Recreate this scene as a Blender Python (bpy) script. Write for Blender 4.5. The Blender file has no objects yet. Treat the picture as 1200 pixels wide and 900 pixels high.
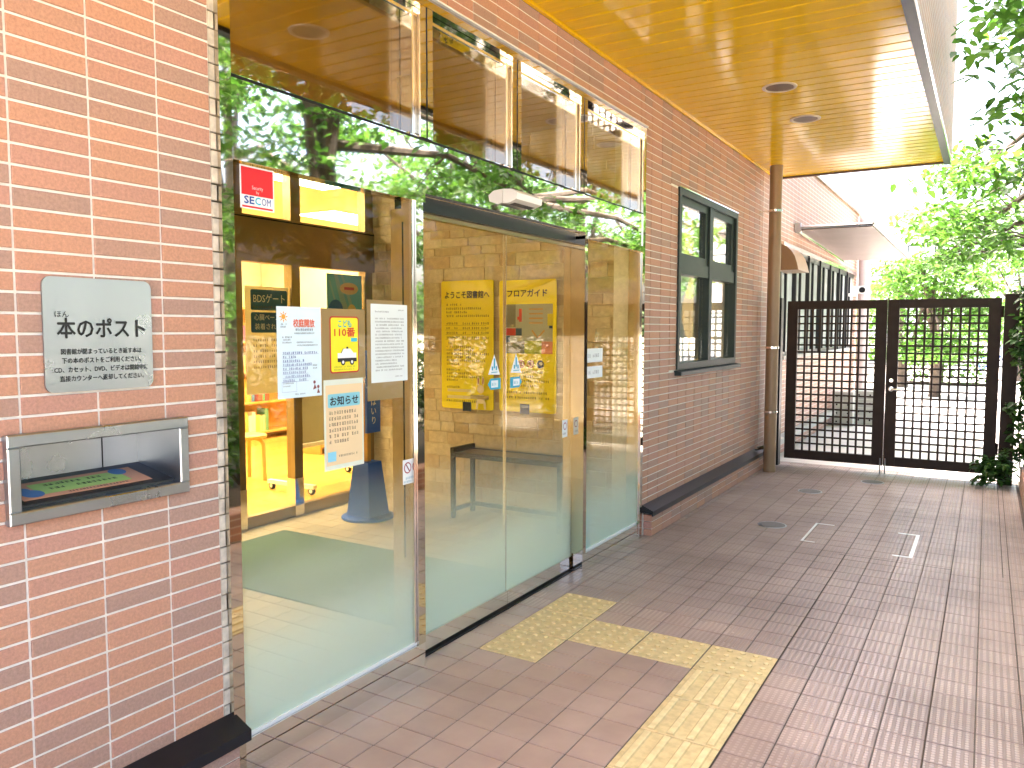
import bpy, math, random
import numpy as np
from mathutils import Vector, Matrix
R = math.radians
rnd = random.Random(7)
SC = bpy.context.scene
COL = SC.collection

# ------------------------------------------------------------------ camera
CAM_H = 1.46
A = ((0.85555907, 0.03695317, -0.51638469), (0.51770342, -0.05845039, 0.8535612), (0.00135891, -0.99760614, -0.06913854))
cd = bpy.data.cameras.new('camera'); cam = bpy.data.objects.new('camera', cd); COL.objects.link(cam)
cam.matrix_world = Matrix(((A[0][0], -A[0][1], -A[0][2], 0), (A[1][0], -A[1][1], -A[1][2], 0), (A[2][0], -A[2][1], -A[2][2], CAM_H), (0, 0, 0, 1)))
cd.sensor_width = 36; cd.lens = 36 * 920 / 1200; cd.clip_start = 0.05; cd.clip_end = 600
SC.camera = cam
# ------------------------------------------------------------------ sky and sun
SUN_EL, SUN_AZ = 67.0, -76.0            # azimuth measured from +y towards +x
w = bpy.data.worlds.new('World'); SC.world = w; w.use_nodes = True
nt = w.node_tree; nt.nodes.clear()
sky = nt.nodes.new('ShaderNodeTexSky'); sky.sky_type = 'NISHITA'; sky.sun_disc = False
sky.sun_elevation = R(SUN_EL); sky.sun_rotation = R(SUN_AZ); sky.dust_density = 8.0; sky.air_density = .68; sky.ozone_density = 0.0
bg = nt.nodes.new('ShaderNodeBackground'); bg.inputs[1].default_value = 0.15
wo = nt.nodes.new('ShaderNodeOutputWorld')
nt.links.new(sky.outputs[0], bg.inputs[0]); nt.links.new(bg.outputs[0], wo.inputs[0])
sl = bpy.data.lights.new('sun', 'SUN'); sl.energy = 2.2; sl.angle = R(0.6); sl.color = (1, .955, .88)
so = bpy.data.objects.new('sun', sl); COL.objects.link(so)
sdir = Vector((math.sin(R(SUN_AZ)) * math.cos(R(SUN_EL)), math.cos(R(SUN_AZ)) * math.cos(R(SUN_EL)), math.sin(R(SUN_EL))))
so.rotation_euler = sdir.to_track_quat('Z', 'Y').to_euler(); so.location = (0, 10, 20)
vs = SC.view_settings
SC.display_settings.display_device = 'sRGB'
vs.view_transform = 'Standard'; vs.look = 'None'; vs.exposure = 3.8; vs.gamma = 1; vs.use_curve_mapping = False
cy = SC.cycles
cy.max_bounces = 10; cy.diffuse_bounces = 4; cy.glossy_bounces = 6; cy.transmission_bounces = 6; cy.transparent_max_bounces = 24
cy.caustics_reflective = False; cy.caustics_refractive = False; cy.sample_clamp_indirect = 6

# ------------------------------------------------------------------ materials
def newmat(name):
    m = bpy.data.materials.new(name); m.use_nodes = True
    t = m.node_tree; b = t.nodes['Principled BSDF']
    return m, t, b
def N(t, k, **kw):
    n = t.nodes.new(k)
    for a, v in kw.items(): setattr(n, a, v)
    return n
def ramp(t, stops, mode='LINEAR'):
    r = N(t, 'ShaderNodeValToRGB'); c = r.color_ramp; c.interpolation = mode
    while len(c.elements) < len(stops): c.elements.new(0.5)
    for e, (p, col) in zip(c.elements, stops): e.position = p; e.color = (*col, 1)
    return r
def mul(t, a, b, fac=1.0, mode='MULTIPLY'):
    n = N(t, 'ShaderNodeMixRGB', blend_type=mode); n.inputs[0].default_value = fac
    t.links.new(a, n.inputs[1]); t.links.new(b, n.inputs[2]); return n.outputs[0]
def noise(t, scale, detail=3, vec=None, rough=.55):
    n = N(t, 'ShaderNodeTexNoise'); n.inputs['Scale'].default_value = scale; n.inputs['Detail'].default_value = detail
    n.inputs['Roughness'].default_value = rough
    if vec is None:
        g = N(t, 'ShaderNodeNewGeometry'); vec = g.outputs['Position']
    t.links.new(vec, n.inputs['Vector']); return n.outputs['Fac']
def scaled(t, s):
    g = N(t, 'ShaderNodeNewGeometry'); m = N(t, 'ShaderNodeVectorMath', operation='MULTIPLY'); m.inputs[1].default_value = s
    t.links.new(g.outputs['Position'], m.inputs[0]); return m.outputs[0]
def bump(t, b, h, strength=.3, dist=.002):
    n = N(t, 'ShaderNodeBump'); n.inputs['Strength'].default_value = strength; n.inputs['Distance'].default_value = dist
    t.links.new(h, n.inputs['Height']); t.links.new(n.outputs[0], b.inputs['Normal']); return n
def plain(name, col, rough=.5, metal=0, var=.12, vscale=8, bmp=0, bscale=60, spec=.5):
    m, t, b = newmat(name)
    f = noise(t, vscale, 4)
    r = ramp(t, [(.25, tuple(c * (1 - var) for c in col)), (.75, tuple(min(1, c * (1 + var)) for c in col))])
    t.links.new(f, r.inputs[0]); t.links.new(r.outputs[0], b.inputs['Base Color'])
    b.inputs['Roughness'].default_value = rough; b.inputs['Metallic'].default_value = metal
    b.inputs['Specular IOR Level'].default_value = spec
    if bmp: bump(t, b, noise(t, bscale, 4), bmp)
    return m
def pieces(name, stops, island, rough=.6, speck=.25, sscale=120, bmp=.35, bscale=(90, 60, 160), dirt=0.0, spec=.35):
    m, t, b = newmat(name)
    if island: rn = N(t, 'ShaderNodeNewGeometry').outputs['Random Per Island']
    else: rn = N(t, 'ShaderNodeObjectInfo').outputs['Random']
    r = ramp(t, stops); t.links.new(rn, r.inputs[0])
    f = noise(t, sscale, 4, rough=.7)
    r2 = ramp(t, [(.3, (1 - speck,) * 3), (.7, (1 + speck * .5,) * 3)]); t.links.new(f, r2.inputs[0])
    c = mul(t, r.outputs[0], r2.outputs[0])
    if dirt:
        f3 = noise(t, 1.3, 5); r3 = ramp(t, [(.35, (1 - dirt,) * 3), (.62, (1, 1, 1))]); t.links.new(f3, r3.inputs[0])
        c = mul(t, c, r3.outputs[0])
    t.links.new(c, b.inputs['Base Color'])
    b.inputs['Roughness'].default_value = rough; b.inputs['Specular IOR Level'].default_value = spec
    bump(t, b, noise(t, 1, 4, scaled(t, bscale)), bmp, .003)
    return m
BR = [(0, (.39, .245, .19)), (.24, (.405, .245, .185)), (.30, (.49, .26, .17)), (.55, (.51, .265, .17)), (.62, (.47, .25, .18)), (.8, (.48, .255, .19)), (1, (.52, .27, .17))]
M = {}
M['brick'] = pieces('brick', BR, False); M['brick_i'] = pieces('brick_island', BR, True)
M['mortar'] = plain('mortar', (.78, .74, .66), .9, var=.12, vscale=30, bmp=.3)
M['rough_mortar'] = plain('rough_mortar', (.60, .53, .42), .9, var=.35, vscale=22, bmp=.8, bscale=45)
FT = [(0, (.46, .325, .265)), (.5, (.48, .34, .275)), (1, (.50, .355, .29))]
M['tile'] = pieces('paving_tile', FT, False, rough=.40, speck=.15, sscale=60, bmp=.15, bscale=(150, 150, 150), dirt=.22, spec=.6)
M['tile_i'] = pieces('paving_tile_island', FT, True, rough=.40, speck=.15, sscale=60, bmp=.15, bscale=(150, 150, 150), dirt=.22, spec=.6)
def ribbed(name, island):
    m, t, b = newmat(name)
    if island: rn = N(t, 'ShaderNodeNewGeometry').outputs['Random Per Island']
    else: rn = N(t, 'ShaderNodeObjectInfo').outputs['Random']
    r = ramp(t, [(0, (.50, .36, .30)), (1, (.55, .40, .335))]); t.links.new(rn, r.inputs[0])
    g = N(t, 'ShaderNodeNewGeometry'); sep = N(t, 'ShaderNodeSeparateXYZ'); t.links.new(g.outputs['Position'], sep.inputs[0])
    def wave(out, pitch, off):
        a = N(t, 'ShaderNodeMath', operation='ADD'); a.inputs[1].default_value = off; t.links.new(out, a.inputs[0])
        d = N(t, 'ShaderNodeMath', operation='MULTIPLY'); d.inputs[1].default_value = 2 * math.pi / pitch; t.links.new(a.outputs[0], d.inputs[0])
        s = N(t, 'ShaderNodeMath', operation='COSINE'); t.links.new(d.outputs[0], s.inputs[0]); return s.outputs[0]
    wx = wave(sep.outputs[0], .149 / 6, .742 + .149 / 12); wy = wave(sep.outputs[1], .149 / 8, 0.)
    def sstep(o, lo, hi):
        q = N(t, 'ShaderNodeMapRange', interpolation_type='SMOOTHSTEP'); q.inputs[1].default_value = lo; q.inputs[2].default_value = hi
        t.links.new(o, q.inputs[0]); return q.outputs[0]
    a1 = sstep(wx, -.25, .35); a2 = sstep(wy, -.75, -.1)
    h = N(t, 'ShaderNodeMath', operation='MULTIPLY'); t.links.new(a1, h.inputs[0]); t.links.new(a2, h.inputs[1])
    # ribs are worn flat where people turn towards the doors
    vm = N(t, 'ShaderNodeVectorMath', operation='DISTANCE'); vm.inputs[1].default_value = (-1.75, 2.6, 0); t.links.new(g.outputs['Position'], vm.inputs[0])
    wadd = N(t, 'ShaderNodeMath', operation='MULTIPLY_ADD'); wadd.inputs[1].default_value = .9; t.links.new(noise(t, 2.2, 4), wadd.inputs[0]); t.links.new(vm.outputs['Value'], wadd.inputs[2])
    wear = sstep(wadd.outputs[0], 1.15, 2.2)
    hm = N(t, 'ShaderNodeMix'); hm.inputs[2].default_value = .72; t.links.new(wear, hm.inputs[0]); t.links.new(h.outputs[0], hm.inputs[3]); h = hm
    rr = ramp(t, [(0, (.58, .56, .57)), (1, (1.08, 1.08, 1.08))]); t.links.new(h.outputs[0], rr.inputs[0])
    tone = ramp(t, [(0, (1, .97, .93)), (1, (1.0, 1.07, 1.13))]); t.links.new(wear, tone.inputs[0])
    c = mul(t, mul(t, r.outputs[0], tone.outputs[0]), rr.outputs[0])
    f3 = noise(t, 1.7, 6); r3 = ramp(t, [(.34, (.74, .72, .72)), (.58, (1, 1, 1))]); t.links.new(f3, r3.inputs[0])
    c = mul(t, c, r3.outputs[0])
    t.links.new(c, b.inputs['Base Color']); b.inputs['Roughness'].default_value = .42
    rq = ramp(t, [(0, (.5,) * 3), (1, (.24,) * 3)]); t.links.new(h.outputs[0], rq.inputs[0]); t.links.new(rq.outputs[0], b.inputs['Roughness'])
    bump(t, b, h.outputs[0], .7, .003)
    return m
M['rib'] = ribbed('ribbed_tile', False); M['rib_i'] = ribbed('ribbed_tile_island', True)
M['grout'] = plain('grout', (.13, .105, .09), .9, var=.25, vscale=25)
def tactile_mat():
    m, t, b = newmat('tactile_yellow')
    g = N(t, 'ShaderNodeNewGeometry'); sp = N(t, 'ShaderNodeSeparateXYZ'); t.links.new(g.outputs['Position'], sp.inputs[0])
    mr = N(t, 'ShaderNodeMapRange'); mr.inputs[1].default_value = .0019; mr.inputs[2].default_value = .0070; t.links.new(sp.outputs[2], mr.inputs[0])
    r = ramp(t, [(0, (.80, .61, .31)), (.06, (.62, .45, .21)), (.7, (.60, .44, .20)), (1, (.86, .67, .35))]); t.links.new(mr.outputs[0], r.inputs[0])  # relief shading painted into the colour by height, darker flanks, paler tops, with wear
    f = noise(t, 26, 5); r2 = ramp(t, [(.35, (.84, .83, .80)), (.6, (1.03,) * 3)]); t.links.new(f, r2.inputs[0])
    t.links.new(mul(t, r.outputs[0], r2.outputs[0]), b.inputs['Base Color']); b.inputs['Roughness'].default_value = .55; return m
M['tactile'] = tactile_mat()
M['stone'] = pieces('vestibule_stone', [(0, (.50, .39, .25)), (.35, (.61, .52, .38)), (.75, (.66, .58, .44)), (1, (.54, .41, .25))], False, .7, .2, 25, .3, (20, 60, 60))
M['stone_i'] = pieces('vestibule_stone_island', [(0, (.50, .39, .25)), (.35, (.61, .52, .38)), (.75, (.66, .58, .44)), (1, (.54, .41, .25))], True, .7, .2, 25, .3, (20, 60, 60))
M['stone_joint'] = plain('stone_joint', (.58, .50, .36), .9)
M['vtile'] = pieces('vestibule_tile', [(0, (.46, .38, .27)), (1, (.54, .45, .33))], False, .5, .1, 30, .1, (100, 100, 100))
M['vtile_i'] = pieces('vestibule_tile_island', [(0, (.46, .38, .27)), (1, (.54, .45, .33))], True, .5, .1, 30, .1, (100, 100, 100))
M['vgrout'] = plain('vestibule_grout', (.33, .27, .19), .9)
M['wood_strip'] = None
def soffit_mat():
    m, t, b = newmat('soffit_lacquer')
    rn = N(t, 'ShaderNodeObjectInfo').outputs['Random']
    r = ramp(t, [(0, (.76, .475, .004)), (1, (.82, .51, .006))]); t.links.new(rn, r.inputs[0])
    f = noise(t, 1, 4, scaled(t, (3, 60, 3))); r2 = ramp(t, [(.3, (.93,) * 3), (.7, (1.04,) * 3)]); t.links.new(f, r2.inputs[0])
    t.links.new(mul(t, r.outputs[0], r2.outputs[0]), b.inputs['Base Color'])
    b.inputs['Roughness'].default_value = .12; b.inputs['Specular IOR Level'].default_value = .32
    bump(t, b, noise(t, 1, 2, scaled(t, (2.5, 9, 2))), .12, .004)
    return m
M['wood_strip'] = soffit_mat()
def metal(name, col, rough, bscale=None, bs=.05):
    m, t, b = newmat(name); b.inputs['Base Color'].default_value = (*col, 1); b.inputs['Metallic'].default_value = 1
    f = noise(t, 5, 4); r = ramp(t, [(.3, (rough * .8,) * 3), (.75, (rough * 1.3,) * 3)]); t.links.new(f, r.inputs[0]); t.links.new(r.outputs[0], b.inputs['Roughness'])
    if bscale: bump(t, b, noise(t, 1, 3, scaled(t, bscale)), bs, .001)
    return m
M['mirror'] = metal('polished_stainless', (.86, .84, .80), .025, (1.6, 1.6, 1.6), .02)
M['steel'] = metal('brushed_stainless', (.42, .45, .49), .30, (40, 8, 900), .10)
M['chrome'] = metal('bright_trim', (.85, .83, .78), .1)
M['frame'] = metal('polished_frame', (.66, .60, .50), .03)
M['bronze'] = metal('bronze_aluminium', (.30, .23, .13), .35)
M['dark_bronze'] = metal('dark_bronze', (.16, .12, .07), .35)
def glass(name, tint, ior=1.5, boost=1.0):
    m = bpy.data.materials.new(name); m.use_nodes = True; t = m.node_tree; t.nodes.clear()
    o = N(t, 'ShaderNodeOutputMaterial'); tr = N(t, 'ShaderNodeBsdfTransparent'); gl = N(t, 'ShaderNodeBsdfGlossy')
    tr.inputs[0].default_value = (*tint, 1); gl.inputs['Roughness'].default_value = 0.0; gl.inputs[0].default_value = (1, 1, 1, 1)
    lw = N(t, 'ShaderNodeLayerWeight'); lw.inputs[0].default_value = .5
    pw5 = N(t, 'ShaderNodeMath', operation='POWER'); pw5.inputs[1].default_value = 5; t.links.new(lw.outputs['Facing'], pw5.inputs[0])
    f0 = ((ior - 1) / (ior + 1)) ** 2
    ma = N(t, 'ShaderNodeMath', operation='MULTIPLY_ADD'); ma.inputs[1].default_value = 1 - f0; ma.inputs[2].default_value = f0; t.links.new(pw5.outputs[0], ma.inputs[0])
    mu = N(t, 'ShaderNodeMath', operation='MULTIPLY', use_clamp=True); mu.inputs[1].default_value = boost; t.links.new(ma.outputs[0], mu.inputs[0])
    mx = N(t, 'ShaderNodeMixShader'); t.links.new(mu.outputs[0], mx.inputs[0]); t.links.new(tr.outputs[0], mx.inputs[1]); t.links.new(gl.outputs[0], mx.inputs[2])
    t.links.new(mx.outputs[0], o.inputs[0]); return m
M['glass'] = glass('entrance_glass', (.935, .895, .77), 1.5, .36); M['glass_up'] = glass('transom_glass', (.80, .74, .56), 1.6, 1.6)
M['glass_in'] = glass('inner_glass', (.96, .95, .88), 1.5, .5); M['glass_win'] = glass('window_glass', (.93, .95, .93), 1.55, 1.8)
M['glass_pale'] = plain('far_window_glass', (.55, .62, .62), .08, spec=.8)
def film_mat():
    m = bpy.data.materials.new('frosted_film'); m.use_nodes = True; t = m.node_tree; t.nodes.clear()
    o = N(t, 'ShaderNodeOutputMaterial'); tr = N(t, 'ShaderNodeBsdfTransparent'); df = N(t, 'ShaderNodeBsdfDiffuse'); tl = N(t, 'ShaderNodeBsdfTranslucent')
    for n in (df, tl): n.inputs[0].default_value = (.64, .79, .73, 1)
    g = N(t, 'ShaderNodeNewGeometry'); sp = N(t, 'ShaderNodeSeparateXYZ'); t.links.new(g.outputs['Position'], sp.inputs[0])
    mr = ramp(t, [(.08, (.80,) * 3), (.28, (.66,) * 3), (.55, (.28,) * 3), (.75, (.09,) * 3), (.93, (0,) * 3)], 'EASE')
    t.links.new(sp.outputs[2], mr.inputs[0])
    wn_ = N(t, 'ShaderNodeTexWhiteNoise'); t.links.new(g.outputs['Position'], wn_.inputs[0])       # fine dot raster of the film
    gt = N(t, 'ShaderNodeMath', operation='GREATER_THAN'); t.links.new(mr.outputs[0], gt.inputs[0]); t.links.new(wn_.outputs[0], gt.inputs[1])
    ms = N(t, 'ShaderNodeMixShader'); ms.inputs[0].default_value = .35; t.links.new(df.outputs[0], ms.inputs[1]); t.links.new(tl.outputs[0], ms.inputs[2])
    mx = N(t, 'ShaderNodeMixShader'); t.links.new(gt.outputs[0], mx.inputs[0]); t.links.new(tr.outputs[0], mx.inputs[1]); t.links.new(ms.outputs[0], mx.inputs[2])
    t.links.new(mx.outputs[0], o.inputs[0]); return m
M['film'] = film_mat()
def leaf_mat(name, stops, tl=.5):
    m, t, b = newmat(name)
    rn = N(t, 'ShaderNodeNewGeometry').outputs['Random Per Island']
    r = ramp(t, stops); t.links.new(rn, r.inputs[0]); t.links.new(r.outputs[0], b.inputs['Base Color'])
    b.inputs['Roughness'].default_value = .42
    x = N(t, 'ShaderNodeBsdfTranslucent'); t.links.new(mul(t, r.outputs[0], r.outputs[0], 0), x.inputs[0])
    mx = N(t, 'ShaderNodeMixShader'); mx.inputs[0].default_value = tl
    t.links.new(b.outputs[0], mx.inputs[1]); t.links.new(x.outputs[0], mx.inputs[2]); t.links.new(mx.outputs[0], t.nodes['Material Output'].inputs[0]); return m
M['leaf'] = leaf_mat('leaf', [(0, (.045, .125, .014)), (.5, (.075, .195, .02)), (1, (.13, .27, .035))])
M['leaf_dark'] = leaf_mat('leaf_dark', [(0, (.025, .075, .014)), (.6, (.045, .12, .02)), (1, (.08, .19, .03))], .35)
M['bark'] = plain('bark', (.085, .065, .05), .9, var=.4, vscale=14, bmp=.8, bscale=35)
M['gate'] = plain('gate_paint', (.032, .019, .013), .5, var=.25, vscale=10, spec=.22)
M['ledge'] = plain('ledge_dark_metal', (.010, .011, .015), .32, metal=.0, var=.2, vscale=12, spec=.35)
M['frame_dark'] = plain('window_frame_dark_green', (.020, .033, .033), .45, var=.15, spec=.25)
M['fascia'] = plain('fascia_dark_blue', (.030, .040, .075), .45, var=.12, spec=.25)
M['pipe'] = plain('pipe_brown', (.27, .175, .095), .33, var=.06, spec=.55)
M['white'] = plain('white_plastic', (.80, .80, .78), .4, var=.03)
M['black'] = plain('black_plastic', (.010, .010, .011), .45, var=.1, spec=.2)
M['lens_off'] = plain('unlit_lamp_reflector', (.12, .06, .03), .4, var=.2)
M['rim'] = plain('lamp_rim', (.62, .50, .36), .35, var=.05)
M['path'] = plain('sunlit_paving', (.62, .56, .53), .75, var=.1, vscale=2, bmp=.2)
M['ground'] = plain('ground_earth', (.42, .38, .32), .95, var=.3, vscale=.8, bmp=.4, bscale=8)
M['soil'] = plain('soil', (.07, .05, .035), .95, var=.4, vscale=20, bmp=.6)
M['cream_wall'] = plain('library_cream_wall', (.68, .62, .46), .8, var=.03)
M['ceil_white'] = plain('library_ceiling', (.78, .72, .55), .8, var=.03)
M['wood_floor'] = pieces('library_floor_board', [(0, (.60, .38, .08)), (1, (.70, .46, .11))], False, .22, .1, 30, .05, (30, 5, 10), spec=.5)
M['wood'] = plain('pale_wood', (.62, .37, .11), .4, var=.12, vscale=12)
M['wood_dk'] = plain('shelf_wood', (.50, .27, .07), .45, var=.12, vscale=12)
M['grey_board'] = plain('grey_board', (.42, .42, .36), .6, var=.05)
M['mat_green'] = plain('door_mat_green', (.055, .12, .065), .95, var=.2, vscale=120, bmp=.6, bscale=300)
M['curtain'] = plain('curtain_fabric', (.74, .66, .42), .8, var=.08, vscale=6)
M['lace'] = plain('lace_fabric', (.80, .82, .78), .8, var=.04)
M['awning'] = plain('awning_sheet', (.16, .115, .10), .5, var=.12, vscale=3)
M['concrete'] = plain('concrete', (.40, .40, .38), .85, var=.15, vscale=8, bmp=.3)
M['iron'] = plain('manhole_iron', (.13, .125, .13), .5, var=.25, vscale=60, bmp=.6, bscale=90)
def emit(name, col, s):
    m = bpy.data.materials.new(name); m.use_nodes = True; t = m.node_tree; t.nodes.clear()
    o = N(t, 'ShaderNodeOutputMaterial'); e = N(t, 'ShaderNodeEmission'); e.inputs[0].default_value = (*col, 1); e.inputs[1].default_value = s
    t.links.new(e.outputs[0], o.inputs[0]); return m
M['lamp'] = emit('lit_ceiling_panel', (1, .91, .72), 4.6)
_inks = {}
def ink(c, rough=.55):
    k = (c, rough)
    if k not in _inks: _inks[k] = plain('ink_%d' % len(_inks), c, rough, var=.02)
    return _inks[k]
def paper(name, col):
    m, t, b = newmat(name); b.inputs['Base Color'].default_value = (*col, 1); b.inputs['Roughness'].default_value = .7
    x = N(t, 'ShaderNodeBsdfTranslucent'); x.inputs[0].default_value = (*col, 1); mx = N(t, 'ShaderNodeMixShader'); mx.inputs[0].default_value = .45
    t.links.new(b.outputs[0], mx.inputs[1]); t.links.new(x.outputs[0], mx.inputs[2]); t.links.new(mx.outputs[0], t.nodes['Material Output'].inputs[0]); return m
def brickwall_mat(name, axis, tint=1.0, bw=.202, bh=.0517):
    m, t, b = newmat(name)
    g = N(t, 'ShaderNodeNewGeometry'); sp = N(t, 'ShaderNodeSeparateXYZ'); t.links.new(g.outputs['Position'], sp.inputs[0])
    cb = N(t, 'ShaderNodeCombineXYZ'); t.links.new(sp.outputs[axis], cb.inputs[0]); t.links.new(sp.outputs[2], cb.inputs[1])
    bt = N(t, 'ShaderNodeTexBrick'); t.links.new(cb.outputs[0], bt.inputs[0]); bt.offset = 0; bt.squash = 1
    bt.inputs['Color1'].default_value = (.46 * tint, .24 * tint, .165 * tint, 1); bt.inputs['Color2'].default_value = (.36 * tint, .21 * tint, .165 * tint, 1); bt.inputs['Mortar'].default_value = (.62, .57, .5, 1)
    bt.inputs['Scale'].default_value = 1; bt.inputs['Mortar Size'].default_value = .0035; bt.inputs['Brick Width'].default_value = bw; bt.inputs['Row Height'].default_value = bh
    bt.inputs['Mortar Smooth'].default_value = .1
    t.links.new(bt.outputs[0], b.inputs['Base Color']); b.inputs['Roughness'].default_value = .6
    iv = N(t, 'ShaderNodeMath', operation='SUBTRACT'); iv.inputs[0].default_value = 1; t.links.new(bt.outputs['Fac'], iv.inputs[1]); bump(t, b, iv.outputs[0], .6, .004); return m
M['brick_far_x'] = brickwall_mat('far_brick_facing_x', 1); M['brick_far_y'] = brickwall_mat('far_brick_facing_y', 0)

# ------------------------------------------------------------------ mesh helpers
class MB:
    def __init__(s): s.v = []; s.f = []
    def quad(s, *p):
        n = len(s.v); s.v += [tuple(q) for q in p]; s.f.append(tuple(range(n, n + len(p)))); return s
    def box(s, a, b):
        x0, y0, z0 = (min(a[i], b[i]) for i in range(3)); x1, y1, z1 = (max(a[i], b[i]) for i in range(3)); n = len(s.v)
        s.v += [(x0, y0, z0), (x1, y0, z0), (x1, y1, z0), (x0, y1, z0), (x0, y0, z1), (x1, y0, z1), (x1, y1, z1), (x0, y1, z1)]
        s.f += [tuple(n + i for i in q) for q in ((0, 3, 2, 1), (4, 5, 6, 7), (0, 1, 5, 4), (1, 2, 6, 5), (2, 3, 7, 6), (3, 0, 4, 7))]; return s
    def cbox(s, a, b, axis, sgn, c):
        """box whose face on +-axis has chamfered edges of size c"""
        a = [min(a[i], b[i]) for i in range(3)], [max(a[i], b[i]) for i in range(3)]
        lo, hi = a; o = [i for i in range(3) if i != axis]; far = hi if sgn > 0 else lo; near = lo if sgn > 0 else hi
        def ring(h, ins):
            out = []
            for (i, j) in ((0, 0), (1, 0), (1, 1), (0, 1)):
                p = [0, 0, 0]; p[axis] = h; p[o[0]] = (lo[o[0]] + ins, hi[o[0]] - ins)[i]; p[o[1]] = (lo[o[1]] + ins, hi[o[1]] - ins)[j]; out.append(tuple(p))
            return out
        rs = [ring(near[axis], 0), ring(far[axis] - sgn * c, 0), ring(far[axis], c)]; n = len(s.v)
        for q in rs: s.v += q
        flip = (axis == 1) != (sgn < 0)
        def add(q): s.f.append(tuple(reversed(q)) if flip else tuple(q))
        for k in range(2):
            for i in range(4): add((n + 4 * k + i, n + 4 * k + (i + 1) % 4, n + 4 * k + 4 + (i + 1) % 4, n + 4 * k + 4 + i))
        add((n + 8, n + 9, n + 10, n + 11)); add((n + 3, n + 2, n + 1, n)); return s
    def tube(s, pts, rad, n=10, caps=True):
        pts = [Vector(p) for p in pts]; rad = rad if isinstance(rad, (list, tuple)) else [rad] * len(pts)
        base = len(s.v); up = None
        for i, p in enumerate(pts):
            d = (pts[min(i + 1, len(pts) - 1)] - pts[max(i - 1, 0)]).normalized()
            if up is None: up = Vector((0, 0, 1)) if abs(d.z) < .9 else Vector((1, 0, 0))
            a = d.cross(up).normalized(); b2 = a.cross(d).normalized(); up = b2
            for k in range(n):
                th = 2 * math.pi * k / n; s.v.append(tuple(p + (a * math.cos(th) + b2 * math.sin(th)) * rad[i]))
        for i in range(len(pts) - 1):
            for k in range(n):
                s.f.append((base + i * n + k, base + i * n + (k + 1) % n, base + (i + 1) * n + (k + 1) % n, base + (i + 1) * n + k))
        if caps:
            s.f.append(tuple(base + k for k in reversed(range(n)))); e = base + (len(pts) - 1) * n; s.f.append(tuple(e + k for k in range(n)))
        return s
    def lathe(s, prof, c, n=24, axis='z'):
        base = len(s.v)
        for (r, h) in prof:
            for k in range(n):
                th = 2 * math.pi * k / n; a, b2 = r * math.cos(th), r * math.sin(th)
                p = {'z': (a, b2, h), 'x': (h, a, b2), 'y': (a, h, b2)}[axis]
                s.v.append((p[0] + c[0], p[1] + c[1], p[2] + c[2]))
        for i in range(len(prof) - 1):
            for k in range(n): s.f.append((base + i * n + k, base + i * n + (k + 1) % n, base + (i + 1) * n + (k + 1) % n, base + (i + 1) * n + k))
        s.f.append(tuple(base + k for k in reversed(range(n)))); e = base + (len(prof) - 1) * n; s.f.append(tuple(e + k for k in range(n))); return s
    def prism(s, poly, x0, x1, axis='x'):
        """poly: list of (a,b) in the plane across axis"""
        n = len(s.v); m = len(poly)
        for h in (x0, x1):
            for a, b2 in poly: s.v.append({'x': (h, a, b2), 'y': (a, h, b2), 'z': (a, b2, h)}[axis])
        s.f.append(tuple(n + i for i in reversed(range(m)))); s.f.append(tuple(n + m + i for i in range(m)))
        for i in range(m): s.f.append((n + i, n + (i + 1) % m, n + m + (i + 1) % m, n + m + i))
        return s
WORLD = {}
def place(o, parent, origin):
    WORLD[o.name] = Vector(origin)
    if parent is not None: o.parent = parent; o.location = Vector(origin) - WORLD[parent.name]
    else: o.location = origin
def tag(o, label=None, cat=None, group=None, kind=None):
    if label: o['label'] = label
    if cat: o['category'] = cat
    if group: o['group'] = group
    if kind: o['kind'] = kind
    return o
def empty(name, loc, label=None, cat=None, group=None, kind=None):
    o = bpy.data.objects.new(name, None); COL.objects.link(o); o.empty_display_size = .1; place(o, None, loc); return tag(o, label, cat, group, kind)
def mesh_from(name, verts, faces, mat, smooth=False):
    me = bpy.data.meshes.new(name); me.from_pydata(verts, [], faces); me.materials.append(mat)
    if smooth: me.polygons.foreach_set('use_smooth', [True] * len(me.polygons))
    me.update(); return me
def part(name, mb, mat, parent=None, origin=None, smooth=False, **tg):
    vs_ = np.array(mb.v, float); lo, hi = vs_.min(0), vs_.max(0)
    if origin is None: origin = ((lo[0] + hi[0]) / 2, (lo[1] + hi[1]) / 2, lo[2])
    vs_ -= np.array(origin)
    me = mesh_from(name, vs_.tolist(), mb.f, mat, smooth)
    if smooth:
        try: me.set_sharp_from_angle(angle=R(40))
        except Exception: pass
    o = bpy.data.objects.new(name, me); COL.objects.link(o); place(o, parent, origin); return tag(o, **tg)
_shared = {}
def shared(name, dims, axis, sgn, c, mat, parent, center, rot=None):
    k = (name, tuple(round(d, 4) for d in dims), axis, sgn, mat.name)
    if k not in _shared:
        h = [d / 2 for d in dims]; mb = MB()
        if c: mb.cbox([-q for q in h], h, axis, sgn, c)
        else: mb.box([-q for q in h], h)
        _shared[k] = mesh_from(name, mb.v, mb.f, mat)
    o = bpy.data.objects.new(name, _shared[k]); COL.objects.link(o); place(o, parent, center)
    if rot: o.rotation_euler = rot
    return o
def rect_sub(r, h):
    x0, x1, y0, y1 = r; a, b, c, d = h
    if a >= x1 or b <= x0 or c >= y1 or d <= y0: return [r]
    out = []
    if y0 < c: out.append((x0, x1, y0, c))
    if y1 > d: out.append((x0, x1, d, y1))
    m0, m1 = max(y0, c), min(y1, d)
    if x0 < a: out.append((x0, a, m0, m1))
    if x1 > b: out.append((b, x1, m0, m1))
    return out
def subtract(rects, holes):
    for h in holes: rects = [q for r in rects for q in rect_sub(r, h)]
    return rects
def cam_dist(p): return (Vector(p) - Vector((0, 0, CAM_H))).length
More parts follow.
